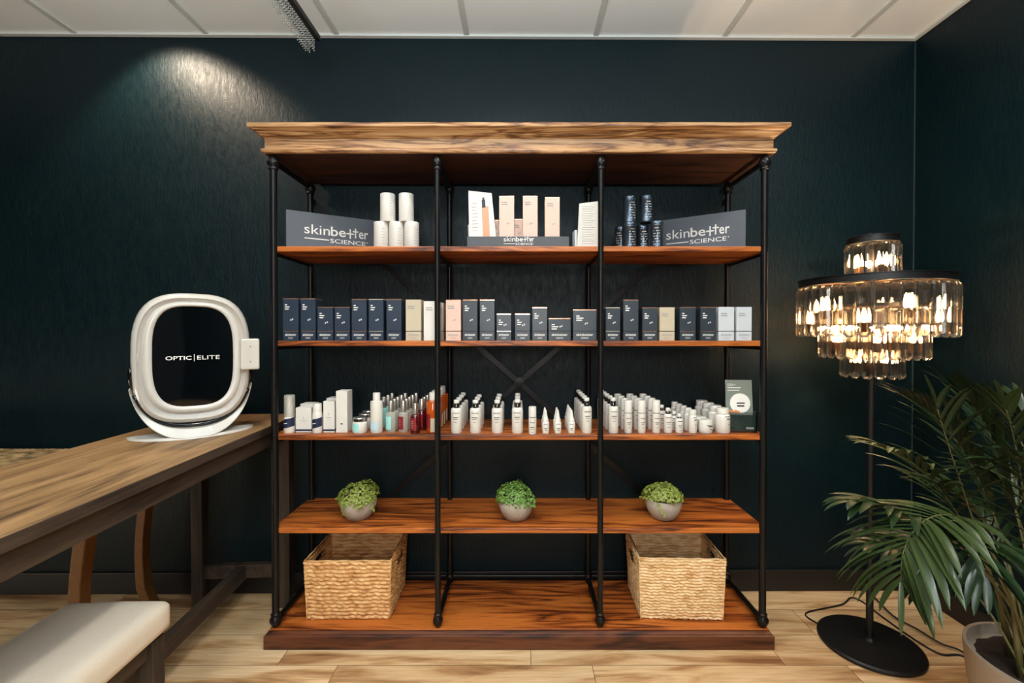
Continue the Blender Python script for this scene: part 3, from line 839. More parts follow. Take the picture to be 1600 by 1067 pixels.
column(make_round, 1082.3, 660, 1.835, (1.835, 1.885, 1.94, 1.995, 2.05), .0165, hgt(640, 1.835), 'narrow white bottle with white cap', 'behind and beside the squat jar', GT)
column(make_jar, 1102, 665, 1.838, (1.838, 1.90), .0282, hgt(655, 1.838), 'squat white jar with lid', 'beside the supplement bottles', GT)
column(make_round, 1128.6, 660, 1.842, (1.842, 1.91, 1.98, 2.05), .0295, hgt(637, 1.842), 'wide white supplement bottle', 'beside the grey green leaflet', GT)

# first bay, white range with blue bands
def foam(u, v0, y, r, hcap, lab, clearcap):
    h = hgt(v0, y); x = ux(u, 650, y)
    t = bottle_root('pump_dispenser', lab, 'bottle', x, y, 'white dispensers with a blue band')
    hb = h*hcap
    MB().lathe([(r*.95, 0), (r, .003), (r, hb*.82), (r*.93, hb*.93), (r*.88, hb)], seg=22).build('bottle_body', M_plast, t, smooth=True, auto=50)
    if clearcap:
        MB().lathe([(r*.55, hb), (r*.55, hb+(h-hb)*.5), (r*.38, hb+(h-hb)*.55), (r*.38, h-.012)], seg=14).build('pump_core', M_plast, t, smooth=True, auto=40)
        MB().lathe([(r*.92, hb+.0005), (r*.92, h-.002), (r*.86, h)], seg=20).build('clear_cap', M_glassb, t, smooth=True, auto=50)
    else:
        MB().lathe([(r*.86, hb+.0005), (r*.84, h-.003), (r*.76, h)], seg=20).build('cap', M_plast, t, smooth=True, auto=50)
    m = MB(); arc_band(m, r+.0006, -165, -10, .022, .058, slope=.012, seg=14); m.build('band', M_navyband, t, label='deep blue slanting band')
    m = MB(); arc_band(m, r+.001, -130, -85, .038, .0405, slope=.003, seg=6); m.build('print', M_inkw, t)
foam(452.5, 617, 1.845, .0226, .42, 'white pump dispenser with clear cap and blue band, beside the outer post', True)
foam(496, 630, 1.840, .0195, .72, 'shorter white dispenser with blue band between two white cartons', False)
def wcarton(u0, u1, v, y, D, lab, band=True, rz=0.0, group='white cartons on the third shelf'):
    x0, x1 = ux(u0, 655, y), ux(u1, 655, y); h = hgt(v, y); W = x1-x0
    t = thing('white_carton', lab, 'carton', ((x0+x1)/2, y, Z3), rz, group)
    MB().box(-W/2, W/2, 0, D, 0, h).build('carton_body', M_white, t, bevel=.0012)
    if band:
        MB().box(-W/2-.0005, W/2+.0005, -.0005, D+.0005, .006, .013).build('band', M_navyband, t, label='blue band near the foot')
    m = MB()
    if band:
        m.box(-.0012, .0012, -.0006, -.0002, h*.55, h*.62).box(-W*.22, W*.22, -.0006, -.0002, h*.47, h*.485).box(-W*.14, W*.14, -.0006, -.0002, h*.40, h*.407)
    else:
        m.box(-.0045, .0045, -.0006, -.0002, .033, .038)
    m.build('print', M_ink if not band else M_inkg, t)
wcarton(462, 486.5, 637, 1.838, .055, 'squat white carton with blue base band, front one beside the dispenser')
wcarton(469, 489.5, 631, 1.90, .055, 'white carton with blue base band, directly behind the squat one')
wcarton(505, 522.5, 627, 1.838, .055, 'narrow white carton with blue base band beside the tallest carton')
wcarton(510, 526, 622, 1.90, .055, 'white carton with blue base band, behind the narrow one')
wcarton(525, 542.5, 611, 1.835, .058, 'tallest plain white carton with a small dark mark', band=False)
# aqua jars
def ajar(u, v, y, lab):
    x = ux(u, 660, y); h = hgt(v, y); r = .0292
    t = bottle_root('cream_jar', lab, 'jar', x, y, 'aqua labelled jars')
    MB().lathe([(r*.9, 0), (r, .005), (r, h*.70), (r*.96, h*.74)], seg=24).build('jar_body', M_plast, t, smooth=True, auto=50)
    MB().lathe([(r*.95, h*.745), (r*.95, h-.003), (r*.9, h)], seg=24).build('lid', M_silver, t, smooth=True, auto=40, label='silver lid')
    m = MB(); arc_band(m, r+.0006, -150, -80, .008, h*.64); m.build('label_patch', M_teal, t)
    m = MB(); arc_band(m, r*.95+.0008, -130, -55, h*.78, h*.93); m.build('lid_band', M_pumpd, t)
ajar(562.5, 651.5, 1.84, 'white jar with silver lid and aqua label, at the shelf front')
ajar(571.5, 645.5, 1.925, 'aqua labelled jar half hidden behind the front jar')
ajar(576, 641, 2.01, 'rear aqua labelled jar beside the white toner bottle')
# white toner bottle
x = ux(588.5, 650, 1.84); r = .0247; h = hgt(613.5, 1.84)
t = bottle_root('toner_bottle', 'tall white bottle with white cap and pale blue label', 'bottle', x, 1.84, None)
MB().lathe([(r*.9, 0), (r, .004), (r, h*.76), (r*.96, h*.79), (r*.62, h*.805)], seg=24).build('bottle_body', M_plast, t, smooth=True, auto=50)
MB().lathe([(r*.58, h*.806), (r*.58, h-.002), (r*.54, h)], seg=20).build('cap', M_plast, t, smooth=True, auto=50)
m = MB(); arc_band(m, r+.0006, -135, -62, .012, .046); m.build('label_patch', M_bluel, t)

def make_serum(x, y, r, h, lab, group, lm=None, fill=None, name='serum_bottle'):
    t = bottle_root(name, lab, 'bottle', x, y, group)
    hb = h*.64
    MB().lathe([(r*.88, 0), (r, .004), (r, hb-.008), (r*.86, hb-.002), (r*.5, hb)], seg=22).build('bottle_body', M_glassb if fill is None else fill, t, smooth=True, auto=50)
    MB().lathe([(r*.52, hb+.0005), (r*.52, h-.002), (r*.48, h)], seg=16).build('cap', M_silver, t, smooth=True, auto=50, label='silver cap')
    m = MB(); arc_band(m, r+.0007, -150, -72, hb*.16, hb*.80); m.build('label_patch', lm, t)
    m = MB()
    for k in range(4): arc_band(m, r+.0012, -118, -104, hb*(.62-.1*k), hb*(.62-.1*k)+.0012, seg=3)
    m.build('print', M_inkw, t)
    return t
GSE = 'small silver capped serum bottles'
hS = hgt(625.6, 1.85)
ys5 = (1.85, 1.90, 1.953, 2.015, 2.08)
def serum_col(u, ys, lm, fill, desc, where, r=.0205, h=None):
    column(make_serum, u, 650, 1.85, ys, r, h or hS, desc, where, GSE, lm=lm, fill=fill)
serum_col(588.2, ys5[2:], M_teal, M_teal, 'aqua serum bottle', 'behind the white toner bottle')
serum_col(611, ys5, M_teal, None, 'clear serum bottle with aqua label', 'column beside the toner bottle')
serum_col(630.2, ys5, M_redl, None, 'clear serum bottle with burgundy label', 'between aqua and dark red columns')
serum_col(655, ys5[1:], M_redl, M_reddark, 'dark red serum bottle', 'column next to the amber bottles')
xj = ux(649, 650, 1.835)
t = make_serum(xj, 1.835, .0205, hgt(629.8, 1.835), 'dark red serum bottle at the shelf front, beside amber bottles', GSE, lm=M_redl, fill=M_reddark)
# amber bottles
def make_amber(x, y, r, h, lab, group):
    t = bottle_root('amber_bottle', lab, 'bottle', x, y, group)
    hb = h*.80
    MB().lathe([(r*.9, 0), (r, .004), (r, hb-.006), (r*.9, hb-.001), (r*.6, hb)], seg=22).build('bottle_body', M_amber, t, smooth=True, auto=50)
    MB().lathe([(r*.55, hb+.0005), (r*.55, h-.002), (r*.5, h)], seg=18).build('cap', M_plast, t, smooth=True, auto=50)
    m = MB(); arc_band(m, r+.0007, -165, -100, hb*.16, hb*.58); m.build('label_patch', M_redl, t, label='burgundy side label')
    m = MB(); arc_band(m, r+.0007, -99, -30, .004, hb*.46); m.build('front_label', M_beige, t, label='beige front label')
    return t
column(make_amber, 676.5, 650, 1.85, ys5, .0265, hgt(612.5, 1.85), 'large amber bottle with white cap', 'beside the inner iron post', 'large amber bottles')

# leaflet holder
yl = 1.86
x0, x1 = ux(1136, 640, yl), ux(1178, 640, yl); W = x1-x0; zh = hgt(594, yl)
t = thing('leaflet_holder', 'clear acrylic holder with a grey green supplement leaflet', 'leaflet holder', ((x0+x1)/2, yl, Z3), R(-4))
Tm = Matrix.Rotation(R(-6), 4, 'X')
MB().box(-W/2, W/2, -.030, .030, 0, .003).box(-W/2, W/2, .004, .006, .003, zh*.98, M=Tm).box(-W/2-.001, W/2+.003, -.024, -.022, .003, zh*.40).box(-W/2-.001, -W/2+.001, -.022, .005, .003, zh*.40).box(W/2-.001, W/2+.001, -.022, .005, .003, zh*.40).build('acrylic_stand', M_clear, t)
MB().box(-W/2+.001, W/2-.003, -.002, .003, .004, zh, M=Tm).build('leaflet', M_sage, t)
m = MB().mat(0).box(-W/2+.002, W/2-.004, -.0215, -.0205, .006, zh*.34)
m.build('front_leaflet', M_saged, t)
m = MB(); m.box(W*.12, W*.40, -.0222, -.0217, .014, .021); m.build('price_sticker', M_inkw, t)
m = MB()
cz = zh*.545
m.mat(0).lathe([(.0405, 0), (.0405, .001)], seg=32, M=Tm @ Matrix.Translation((.002, -.0022, cz)) @ Matrix.Rotation(R(90), 4, 'X'))
put_text(m, 'EZA+', -W/2+.009, -W/2+.042, zh*.885, zh*.925, -.0025, .01, M=Tm)
for k in range(2): m.box(-W/2+.009, -W/2+.062-.006*k, -.0026, -.0022, zh*(.84-.05*k), zh*(.855-.05*k), M=Tm)
m.mat(1).box(-.012, .020, -.0040, -.0033, cz-.002, cz+.003, M=Tm).box(-.010, .018, -.0040, -.0033, cz-.014, cz-.008, M=Tm)
m.mat(2)
for k in range(5):
    m.lathe([(.006, 0), (.006, .002)], seg=12, M=Tm @ Matrix.Translation((-.045+.0095*k, -.003, zh*.375+.003*(k % 2))) @ Matrix.Rotation(R(90), 4, 'X'))
m.build('print', [M_inkw, M_ink, M_orange], t)

# ------------------------------------------------------------------ fourth shelf: potted plants
def pot_plant(u, vb, y, lab, leafm, seed, tilt):
    rnd = random.Random(seed)
    x = ux(u, 790, y)
    t = thing('potted_plant', lab, 'potted plant', (x, y, Z4), rnd.uniform(0, 6), 'small potted plants on the fourth shelf')
    H = .082; r = .074
    MB().lathe([(r*.55, 0), (r*.66, .004), (r*.86, .028), (r*.98, .052), (r*1.0, .068), (r*.97, H), (r*.90, H), (r*.9, H-.012), (.001, H-.012)], seg=28).build('pot', M_stone, t, smooth=True, auto=50)
    m = MB()
    def leaf(p, nrm, s):
        nrm = nrm.normalized(); a = nrm.orthogonal().normalized(); bq = nrm.cross(a)
        th = rnd.uniform(0, 6.28); a, bq = a*math.cos(th)+bq*math.sin(th), bq*math.cos(th)-a*math.sin(th)
        n = len(m.v)
        for k in range(6):
            q = 2*PI*k/6
            m.v.append(tuple(p + a*math.cos(q)*s + bq*math.sin(q)*s*.8 + nrm*(.12*s*math.cos(2*q))))
        m.face([n+k for k in range(6)])
    for k in range(1500):
        th = rnd.uniform(0, 2*PI); q = rnd.uniform(0, 1)
        ph = math.acos(1-q*1.05)
        lump = 1 + .10*math.sin(3*th+seed)+.06*math.sin(7*th+2*ph)
        rr = rnd.uniform(.82, 1.0)*lump
        d = Vector((math.sin(ph)*math.cos(th), math.sin(ph)*math.sin(th), math.cos(ph)))
        p = Vector((d.x*.083*rr, d.y*.083*rr, H-.004 + d.z*.066*rr + tilt*d.x*.10))
        leaf(p, d + Vector((rnd.uniform(-.7, .7), rnd.uniform(-.7, .7), rnd.uniform(-.2, .8))), rnd.uniform(.0042, .0066))
    for k in range(4):                      # trailing sprigs over the rim
        th = rnd.uniform(0, 6.28)
        for j in range(14):
            f = j/13
            p = Vector(((.076+.010*math.sin(f*2))*math.cos(th+f*.3), (.076+.010*math.sin(f*2))*math.sin(th+f*.3), H-f*.045))
            leaf(p+Vector((rnd.uniform(-.006, .006), rnd.uniform(-.006, .006), 0)), Vector((math.cos(th), math.sin(th), .3)), .0042)
    m.build('foliage', leafm, t)
    MB().lathe([(.070, H-.018), (.060, H+.022), (.03, H+.038), (.002, H+.040)], seg=20).build('soil', M_soil, t, smooth=True)
pot_plant(560.5, 810, 1.905, 'clay pot with yellow green leafy plant beneath the toner bottles', M_leafs, 1, .1)
pot_plant(806.5, 811, 1.90, 'clay pot with darker green plant in the middle bay', M_leafd, 2, -.1)
pot_plant(1036.5, 809, 1.905, 'clay pot with yellow green plant in the bay nearest the lamp', M_leafs, 3, -.15)

# ------------------------------------------------------------------ baskets
def basket(xc, y0, W, D, H, rz, lab, mat, rowh, lump, seed):
    rnd = random.Random(seed)
    t = thing('wicker_basket', lab, 'basket', (xc, y0, .0755), rz, 'woven baskets on the bottom board')
    def panel(org, du, length, outn, hole, ins=False):
        m = MB()
        ns = int(length/.0032); nt = int(H/.0021)
        ph = [rnd.uniform(0, 9) for _ in range(200)]
        def pt(i, j):
            s = length*i/ns; z = H*j/nt
            zz = z + .0016*math.sin(s*70 + ph[5]) + .001*math.sin(s*190)
            rr = zz/rowh; ri = int(math.floor(rr)); v = rr-ri
            lp = lump*(.8+.4*((ri*37) % 10)/10)
            phase = (s/lp + ph[ri % 200] + v*.55)
            fr = phase-math.floor(phase)
            o = .0085*(math.sin(PI*v)**.65)*(.35+.65*math.sin(PI*fr)**.6) if 0 < v < 1 else 0
            taper = (1-.045*(1-z/H))                    # slightly narrower foot
            f = (s/length-.5)*taper+.5
            bul = .006*math.sin(PI*s/length)*math.sin(PI*z/H)
            inw = .012*(1-z/H)
            q = Vector(org) + Vector(du)*(f*length) + Vector(outn)*((o if not ins else -o*.5) + bul - inw + (0 if not ins else -.007))
            q.z = z
            return q
        idx = {}
        for i in range(ns+1):
            for j in range(nt+1):
                idx[i, j] = len(m.v); m.v.append(tuple(pt(i, j)))
        for i in range(ns):
            for j in range(nt):
                if hole:
                    s = length*(i+.5)/ns-length/2; z = H*(j+.5)/nt
                    if (abs(s)/.052)**3 + (abs(z-(H-.045))/.020)**3 < 1: continue
                q = (idx[i, j], idx[i+1, j], idx[i+1, j+1], idx[i, j+1])
                m.face(q if not ins else q[::-1])
        return m
    faces = [((-W/2, 0, 0), (1, 0, 0), W, (0, -1, 0), False, 'front_panel'), ((W/2, 0, 0), (0, 1, 0), D, (1, 0, 0), True, 'side_panel'),
             ((W/2, D, 0), (-1, 0, 0), W, (0, 1, 0), False, 'back_panel'), ((-W/2, D, 0), (0, -1, 0), D, (-1, 0, 0), True, 'side_panel')]
    for (o, du, ln, nn, hole, nm) in faces:
        a = panel(o, du, ln, nn, hole); c = panel(o, du, ln, nn, hole, True)
        n = len(a.v); a.v += c.v
        for f in c.f: a.face([q+n for q in f])
        a.build(nm, mat, t, smooth=True)
    MB().box(-W/2+.02, W/2-.02, .018, D-.018, .001, .007).build('bottom', mat, t)
    # rim and corner ropes
    cs = [(-W/2, 0), (W/2, 0), (W/2, D), (-W/2, D)]
    for k in range(4):
        a, c = cs[k], cs[(k+1) % 4]
        pts = []
        for i in range(25):
            f = i/24
            x = a[0]+(c[0]-a[0])*f; y = a[1]+(c[1]-a[1])*f
            pts.append((x, y, H+.001+.0012*math.sin(f*30+k)))
        MB().tube(pts, .0038, 6).build('rim', mat, t, smooth=True)
    m = MB()
    for (x, y) in cs:
        sx = 1 if x > 0 else -1; sy = 1 if y > 0 else -1
        cy = D/2
        pts = [(x - sx*((W/2)*.045+.0)*(1-f) - sx*.010*(1-f)*0, cy+(y-cy)*(1-.045*(1-f)) - sy*0*(1-f), H*f) for f in [k/10 for k in range(11)]]
        m.tube(pts, .004, 6)
    m.build('corner_rope', mat, t, smooth=True)
    return t
def b_at(u0, u1, y): return (ux(u0, 900, y)+ux(u1, 900, y))/2, ux(u1, 880, y)-ux(u0, 880, y)
xc, W = b_at(476, 610.5, 1.835)
basket(xc, 1.835, W, .262, uz(877, 1.835)-.0755, R(0.5), 'tan woven basket on the bottom board, below the first bay', M_bask, .0160, .034, 4)
xc, W = b_at(999, 1131.5, 1.84)
basket(xc, 1.835, W, .250, uz(873.5, 1.835)-.0755, R(-2.0), 'paler woven basket on the bottom board, in the bay nearest the lamp', M_bask2, .0125, .026, 9)

# ------------------------------------------------------------------ counter table at the left
def lpt(xr, y): return Vector((xr, y, 0))
RT = R(3.3)
table = thing('console_table', 'long counter height table of weathered wood beside the shelving', 'table', (-1.22, 1.5, 0), RT)
TW = .47
ZT = .868
MB().box(-TW/2, TW/2, -1.35, .60, ZT-.030, ZT).build('tabletop', M_tab, table, bevel=.002)
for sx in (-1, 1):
    MB().box(sx*(TW/2+.0015)-.0015, sx*(TW/2+.0015)+.0015, -1.35, .60, ZT-.030, ZT-.0015).build('edge_shade_strip', M_tabd, table, label='strip coloured dark as shade on the tabletop edge')  # strips added to paint the shaded sides of the top darker
MB().box(-TW/2+.016, TW/2-.016, -1.33, .585, ZT-.092, ZT-.030).build('apron', M_tabd, table, bevel=.002)
for yy in (.56, -1.30):
    for sx in (-1, 1):
        x = sx*(TW/2-.045)
        MB().prism([(x-.024, 0), (x+.024, 0), (x+.024, ZT-.25), (x+.024+(.02 if sx < 0 else 0), ZT-.092), (x-.024-(.02 if sx > 0 else 0), ZT-.092), (x-.024, ZT-.25)], yy-.026, yy+.026).build('leg', M_tabz, table, bevel=.002)
    MB().box(-TW/2+.069, TW/2-.069, yy-.016, yy+.016, .135, .195).build('end_stretcher', M_tabd, table, bevel=.002)
MB().box(-.019, .019, -1.284, .544, .130, .190).build('long_stretcher', M_tabd, table, bevel=.002)

# bench
bench = thing('upholstered_bench', 'low bench with cream linen seat and dark wood legs', 'bench', (-1.143, .805, 0), RT*.9)
def cushion(W, Ln, z0, z1, r):
    m = MB(); nx, ny, nz = 16, 40, 6
    rings = []
    # rounded box through a superellipsoid-like mapping of a subdivided box
    import itertools
    idx = {}
    def key(i, j, k):
        x = (i/nx*2-1)*W/2; y = (j/ny*2-1)*Ln/2; z = z0+(z1-z0)*k/nz
        c = Vector((max(-W/2+r, min(W/2-r, x)), max(-Ln/2+r, min(Ln/2-r, y)), max(z0+r*.5, min(z1-r, z))))
        d = Vector((x, y, z))-c
        if d.length > 1e-6:
            d = d.normalized()*r if d.z >= 0 else Vector((d.x, d.y, d.z)).normalized()*r*.6
            p = c+d
            p.z = max(p.z, z0)
        else: p = Vector((x, y, z))
        if k == nz:
            p.z += .006*math.cos(x/W*PI)*math.cos(y/Ln*PI)
            p.z += .003*noise.noise(Vector((x*9, y*5, 1)))
        return p
    def vert(i, j, k):
        if (i, j, k) not in idx:
            idx[i, j, k] = len(m.v); m.v.append(tuple(key(i, j, k)))
        return idx[i, j, k]
    for i in range(nx):
        for j in range(ny):
            m.face((vert(i, j, nz), vert(i+1, j, nz), vert(i+1, j+1, nz), vert(i, j+1, nz)))
            m.face((vert(i, j+1, 0), vert(i+1, j+1, 0), vert(i+1, j, 0), vert(i, j, 0)))
    for j in range(ny):
        for k in range(nz):
            m.face((vert(0, j+1, k), vert(0, j, k), vert(0, j, k+1), vert(0, j+1, k+1)))
            m.face((vert(nx, j, k), vert(nx, j+1, k), vert(nx, j+1, k+1), vert(nx, j, k+1)))
    for i in range(nx):
        for k in range(nz):
            m.face((vert(i, 0, k), vert(i+1, 0, k), vert(i+1, 0, k+1), vert(i, 0, k+1)))
            m.face((vert(i+1, ny, k), vert(i, ny, k), vert(i, ny, k+1), vert(i+1, ny, k+1)))
    return m
cushion(.30, 1.06, .372, .462, .028).build('seat_cushion', M_linen, bench, smooth=True)
MB().box(-.125, .125, -.50, .50, .325, .371).build('seat_frame', M_tabd, bench)
for sx in (-1, 1):
    for yy in (-.465, .480):
        MB().box(sx*.115-.024, sx*.115+.024, yy-.024, yy+.024, 0, .371).build('leg', M_tabz, bench, bevel=.002)

# woven seat console behind the table
rush = thing('woven_bench', 'seagrass woven bench with curved wooden legs between the table and wall', 'bench', (-2.20, 1.835, 0), 0)
m = MB()
Wr, Dr = .70, .285
nx, ny = 150, 84
for i in range(nx+1):
    for j in range(ny+1):
        x = -Wr + 2*Wr*i/nx; y = -Dr+2*Dr*j/ny
        rr = y/.013; ri = math.floor(rr); v = rr-ri
        ph = x/.030+ri*.5; fr = ph-math.floor(ph)
        z = .70 + .005*math.sin(PI*v)**.7*(.3+.7*math.sin(PI*fr)**.7) if 0 < v < 1 else .70
        m.v.append((x, y, z))
for i in range(nx):
    for j in range(ny):
        a = i*(ny+1)+j; m.face((a, a+ny+1, a+ny+2, a+1))
m.box(-Wr, Wr, -Dr, Dr, .655, .698)
m.build('woven_top', M_rush, rush, smooth=False)
def curved_leg(x, y, w_, d_):
    m = MB(); rings = []
    for k in range(15):
        f = k/14; z = .654*f
        bow = -.030*math.sin(PI*min(1, f*1.25))+.012*math.sin(PI*f)
        if f < .12: bow += .03*(1-f/.12)
        ww = w_*(1.0-.15*math.sin(PI*f))
        rings.append([(x+bow-ww/2, y-d_/2, z), (x+bow+ww/2, y-d_/2, z), (x+bow+ww/2, y+d_/2, z), (x+bow-ww/2, y+d_/2, z)])
    m.loft(rings); return m
for (px, py, w_) in ((ux(131, 880, 1.60)+2.20, 1.60-1.835, .050), (ux(229, 870, 2.05)+2.20, 2.05-1.835, .044), (-.62, -.23, .045), (-.62, .23, .045)):
    curved_leg(px, py, w_, .045).build('leg', M_leg, rush, smooth=True, auto=40, bevel=.003, label='golden brown curved leg')

# ------------------------------------------------------------------ skin imaging box
dev = thing('skin_scanner', 'white oval skin imaging unit with black front panel on the table', 'scanner', (-1.205, 1.685, ZT+.0005), R(36.9))
def sup(a, bq, e, y, n=48, cz=0.0, low=0.0):
    out = []
    for k in range(n):
        th = 2*PI*k/n; c, s_ = math.cos(th), math.sin(th)
        x = a*math.copysign(abs(c)**(2/e), c); z = bq*math.copysign(abs(s_)**(2/e), s_)
        out.append(Vector((x, y, cz+z)))
    return out
CZ = .282
A, B = .178, .236
rings = [sup(A*.60, B*.62, 2.6, .215, cz=CZ), sup(A*.80, B*.80, 2.7, .19, cz=CZ), sup(A*.93, B*.93, 2.8, .13, cz=CZ), sup(A*.985, B*.985, 2.9, .06, cz=CZ), sup(A, B, 3.0, 0, cz=CZ),
         sup(A*.995, B*.995, 3.0, -.035, cz=CZ), sup(A*.955, B*.962, 3.0, -.062, cz=CZ), sup(A*.90, B*.915, 3.0, -.070, cz=CZ)]
MB().loft([r_[::-1] for r_ in rings], True, False).build('shell', M_dev, dev, smooth=True)
MB().loft([r_[::-1] for r_ in [sup(A*.90, B*.915, 3.0, -.070, cz=CZ), sup(A*.87, B*.885, 3.0, -.063, cz=CZ), sup(A*.82, B*.85, 3.0, -.060, cz=CZ+.003)]], False, False).build('channel', M_devg, dev, smooth=True)
MB().loft([r_[::-1] for r_ in [sup(A*.82, B*.85, 3.0, -.060, cz=CZ+.003), sup(A*.79, B*.82, 3.0, -.072, cz=CZ+.004), sup(A*.70, B*.775, 3.1, -.074, cz=CZ+.006), sup(A*.665, B*.755, 3.2, -.066, cz=CZ+.008)]], False, False).build('inner_bezel', M_dev, dev, smooth=True)
MB().loft([r_[::-1] for r_ in [sup(A*.67, B*.76, 3.2, -.060, cz=CZ+.008), sup(A*.665, B*.755, 3.2, -.0665, cz=CZ+.008), sup(A*.5, B*.6, 3.0, -.0685, cz=CZ+.008), sup(A*.1, B*.1, 2.4, -.0695, cz=CZ+.008)]], True, True).build('front_panel', M_screen, dev, smooth=True, auto=25)
m = MB()
put_text(m, 'OPTIC', -.082, -.008, CZ-.004, CZ+.010, -.0712, .02)
m.box(-.0010, .0006, -.0716, -.0708, CZ-.010, CZ+.016)
put_text(m, 'ELITE', .008, .076, CZ-.004, CZ+.010, -.0712, .0)
m.build('lettering', M_inkw, dev, label='white lettering')
MB().box(.140, .203, -.088, -.030, .235, .352).build('hinge_block', M_dev, dev, bevel=.006)
m = MB()
for zz in (.265, .322): m.lathe([(.002, 0), (.002, .001)], seg=8, M=Matrix.Translation((.172, -.0882, zz)) @ Matrix.Rotation(R(90), 4, 'X'))
m.build('hinge_screws', M_ink, dev)
m = MB()
m.tube([(-.158, -.064, CZ-.018), (-.158, -.064, CZ+.022)], .0028, 6)
m.build('latch', M_dev, dev, smooth=True)
for sx in (-1, 1):
    pts = [(sx*(A*.975), -.050, CZ-.028-.085*f) for f in (0, .2, .5, .8, 1)]
    pts = [(sx*(A*(1.0-.02*(k**2)*.25)), -.045+.004*k, p[2]) for k, p in enumerate(pts)]
    MB().tube(pts, [.003, .008, .010, .009, .003], 8).build('side_vent', M_screen, dev, smooth=True)
# black gap line and cradle stand
def arc(a, bz, y, t0, t1, n=26, cz=CZ, e=2.5):
    out = []
    for k in range(n):
        th = R(t0+(t1-t0)*k/(n-1)); c, s_ = math.cos(th), math.sin(th)
        out.append(Vector((a*math.copysign(abs(c)**(2/e), c), y, cz+bz*math.copysign(abs(s_)**(2/e), s_))))
    return out
MB().tube(arc(A+.002, B+.003, -.050, 205, 335, cz=CZ), .0075, 8).build('gap_seal', M_screen, dev, smooth=True)
m = MB(); rings = []
up = arc(A+.008, B+.012, 0, 198, 342, 34, cz=CZ); lo = arc(A+.020, B+.048, 0, 198, 342, 34, cz=CZ)
for a_, b_ in zip(up, lo):
    f = (a_.x/(A+.008)); dp = .062*(1-f*f*.75)+.004; sh = -.022+.03*f*f
    b2 = a_+(b_-a_)*(1-.62*f*f)
    b2.z = max(.002, b2.z)
    rings.append([(a_.x, sh-dp, a_.z), (a_.x, sh+dp, a_.z), (b2.x, sh+dp, b2.z), (b2.x, sh-dp-.012, b2.z)])
m.loft(rings); m.build('cradle', M_dev, dev, smooth=True, auto=60, bevel=.004)
m = MB(); rings = []
for k in range(48):
    f = -1+2*k/47; x = f*.196
    c_ = math.sqrt(max(0, 1-f*f))
    yo = -.150*c_+.050; yi = -.050*c_**.5+.052
    zt_ = .004+.012*c_
    rings.append([(x, yo, .0), (x, yi, .0), (x, yi, zt_), (x, yo+.004, zt_*.6)])
m.loft(rings); m.build('foot', M_dev, dev, smooth=True, auto=50)

# ------------------------------------------------------------------ crystal floor lamp
LX, LY = 1.395, 1.80
lampo = thing('floor_lamp', 'black floor lamp with lit tiers of hanging crystal prisms', 'lamp', (LX, LY, 0))
MB().lathe([(.172, 0), (.176, .003), (.176, .012), (.170, .017), (.05, .020), (.022, .024), (.018, .034)], seg=56).build('base', M_blk, lampo, smooth=True, auto=30)
MB().lathe([(.0125, .030), (.0125, 1.60)], seg=16).build('pole', M_blk, lampo, smooth=True, auto=40)
def band(r, z0, z1, t=.004, lip=.004):
    """flat metal ring of rectangular section with a small top lip"""
    m = MB(); seg = 72
    prof = [(r, z0), (r, z1-.003), (r+lip, z1-.003), (r+lip, z1), (r-t, z1), (r-t, z0)]
    for (rr, z) in prof:
        for k in range(seg):
            a = 2*PI*k/seg; m.v.append((rr*math.cos(a), rr*math.sin(a), z))
    P_ = len(prof)
    for i in range(P_):
        for k in range(seg):
            a = i*seg+k; b_ = i*seg+(k+1) % seg; c = ((i+1) % P_)*seg
            m.face((a, b_, c+(k+1) % seg, c+k))
    return m
tiers = [  # ring radius, band z0, band z1, crystal radius, crystal top z, crystal bottom z, count
    (.086, 1.592, 1.618, .084, 1.588, 1.458, 13),
    (.248, 1.428, 1.456, .250, 1.422, 1.226, 37),
    (.172, 1.340, 1.352, .171, 1.336, 1.142, 26),
    (.100, 1.265, 1.275, .097, 1.261, 1.066, 15),
]
_cr = {}
def crystal_mesh(wd, ln):
    k = (round(wd, 4), round(ln, 4))
    if k in _cr: return _cr[k]
    th = .0075; c = .010
    o = [(-wd/2+c*.7, 0), (wd/2-c*.7, 0), (wd/2, -c), (wd/2, -ln+c*1.1), (wd/2-c, -ln), (-wd/2+c, -ln), (-wd/2, -ln+c*1.1), (-wd/2, -c)]
    ins = []
    for (x, z) in o:
        zz = -ln/2+(z+ln/2)*(1-2*.008/ln); ins.append((x*(1-2*.0075/wd), zz))
    m = MB()
    for yv, pl in ((0, o), (-th, ins), (th, ins)):
        m.v += [(x, yv, z) for x, z in pl]
    for k2 in range(8):
        q = (k2+1) % 8
        m.face((k2, q, 8+q, 8+k2)); m.face((q, k2, 16+k2, 16+q))
    m.face([8+k2 for k2 in range(8)]); m.face([16+k2 for k2 in range(8)][::-1])
    me = bpy.data.meshes.new('crystal'); me.from_pydata(m.v, [], m.f); me.materials.append(M_crys); me.update()
    _cr[k] = me
    return me
import bmesh
for n, (rr, z0, z1, rc, zt_, zb_, cnt) in enumerate(tiers):
    band(rr, z0, z1).build('ring', M_blk, lampo, smooth=True, auto=30)
    me = crystal_mesh(2*PI*rc/cnt*.93, zt_-zb_)
    if 'fixed' not in me:
        bmx = bmesh.new(); bmx.from_mesh(me); bmesh.ops.recalc_face_normals(bmx, faces=bmx.faces); bmx.to_mesh(me); bmx.free(); me['fixed'] = 1
    for k in range(cnt):
        a = 2*PI*(k+.35)/cnt
        o = bpy.data.objects.new('crystal', me); C.objects.link(o); o.parent = lampo
        o.location = (rc*math.cos(a), rc*math.sin(a), zt_); o.rotation_euler = (0, 0, a+PI/2)
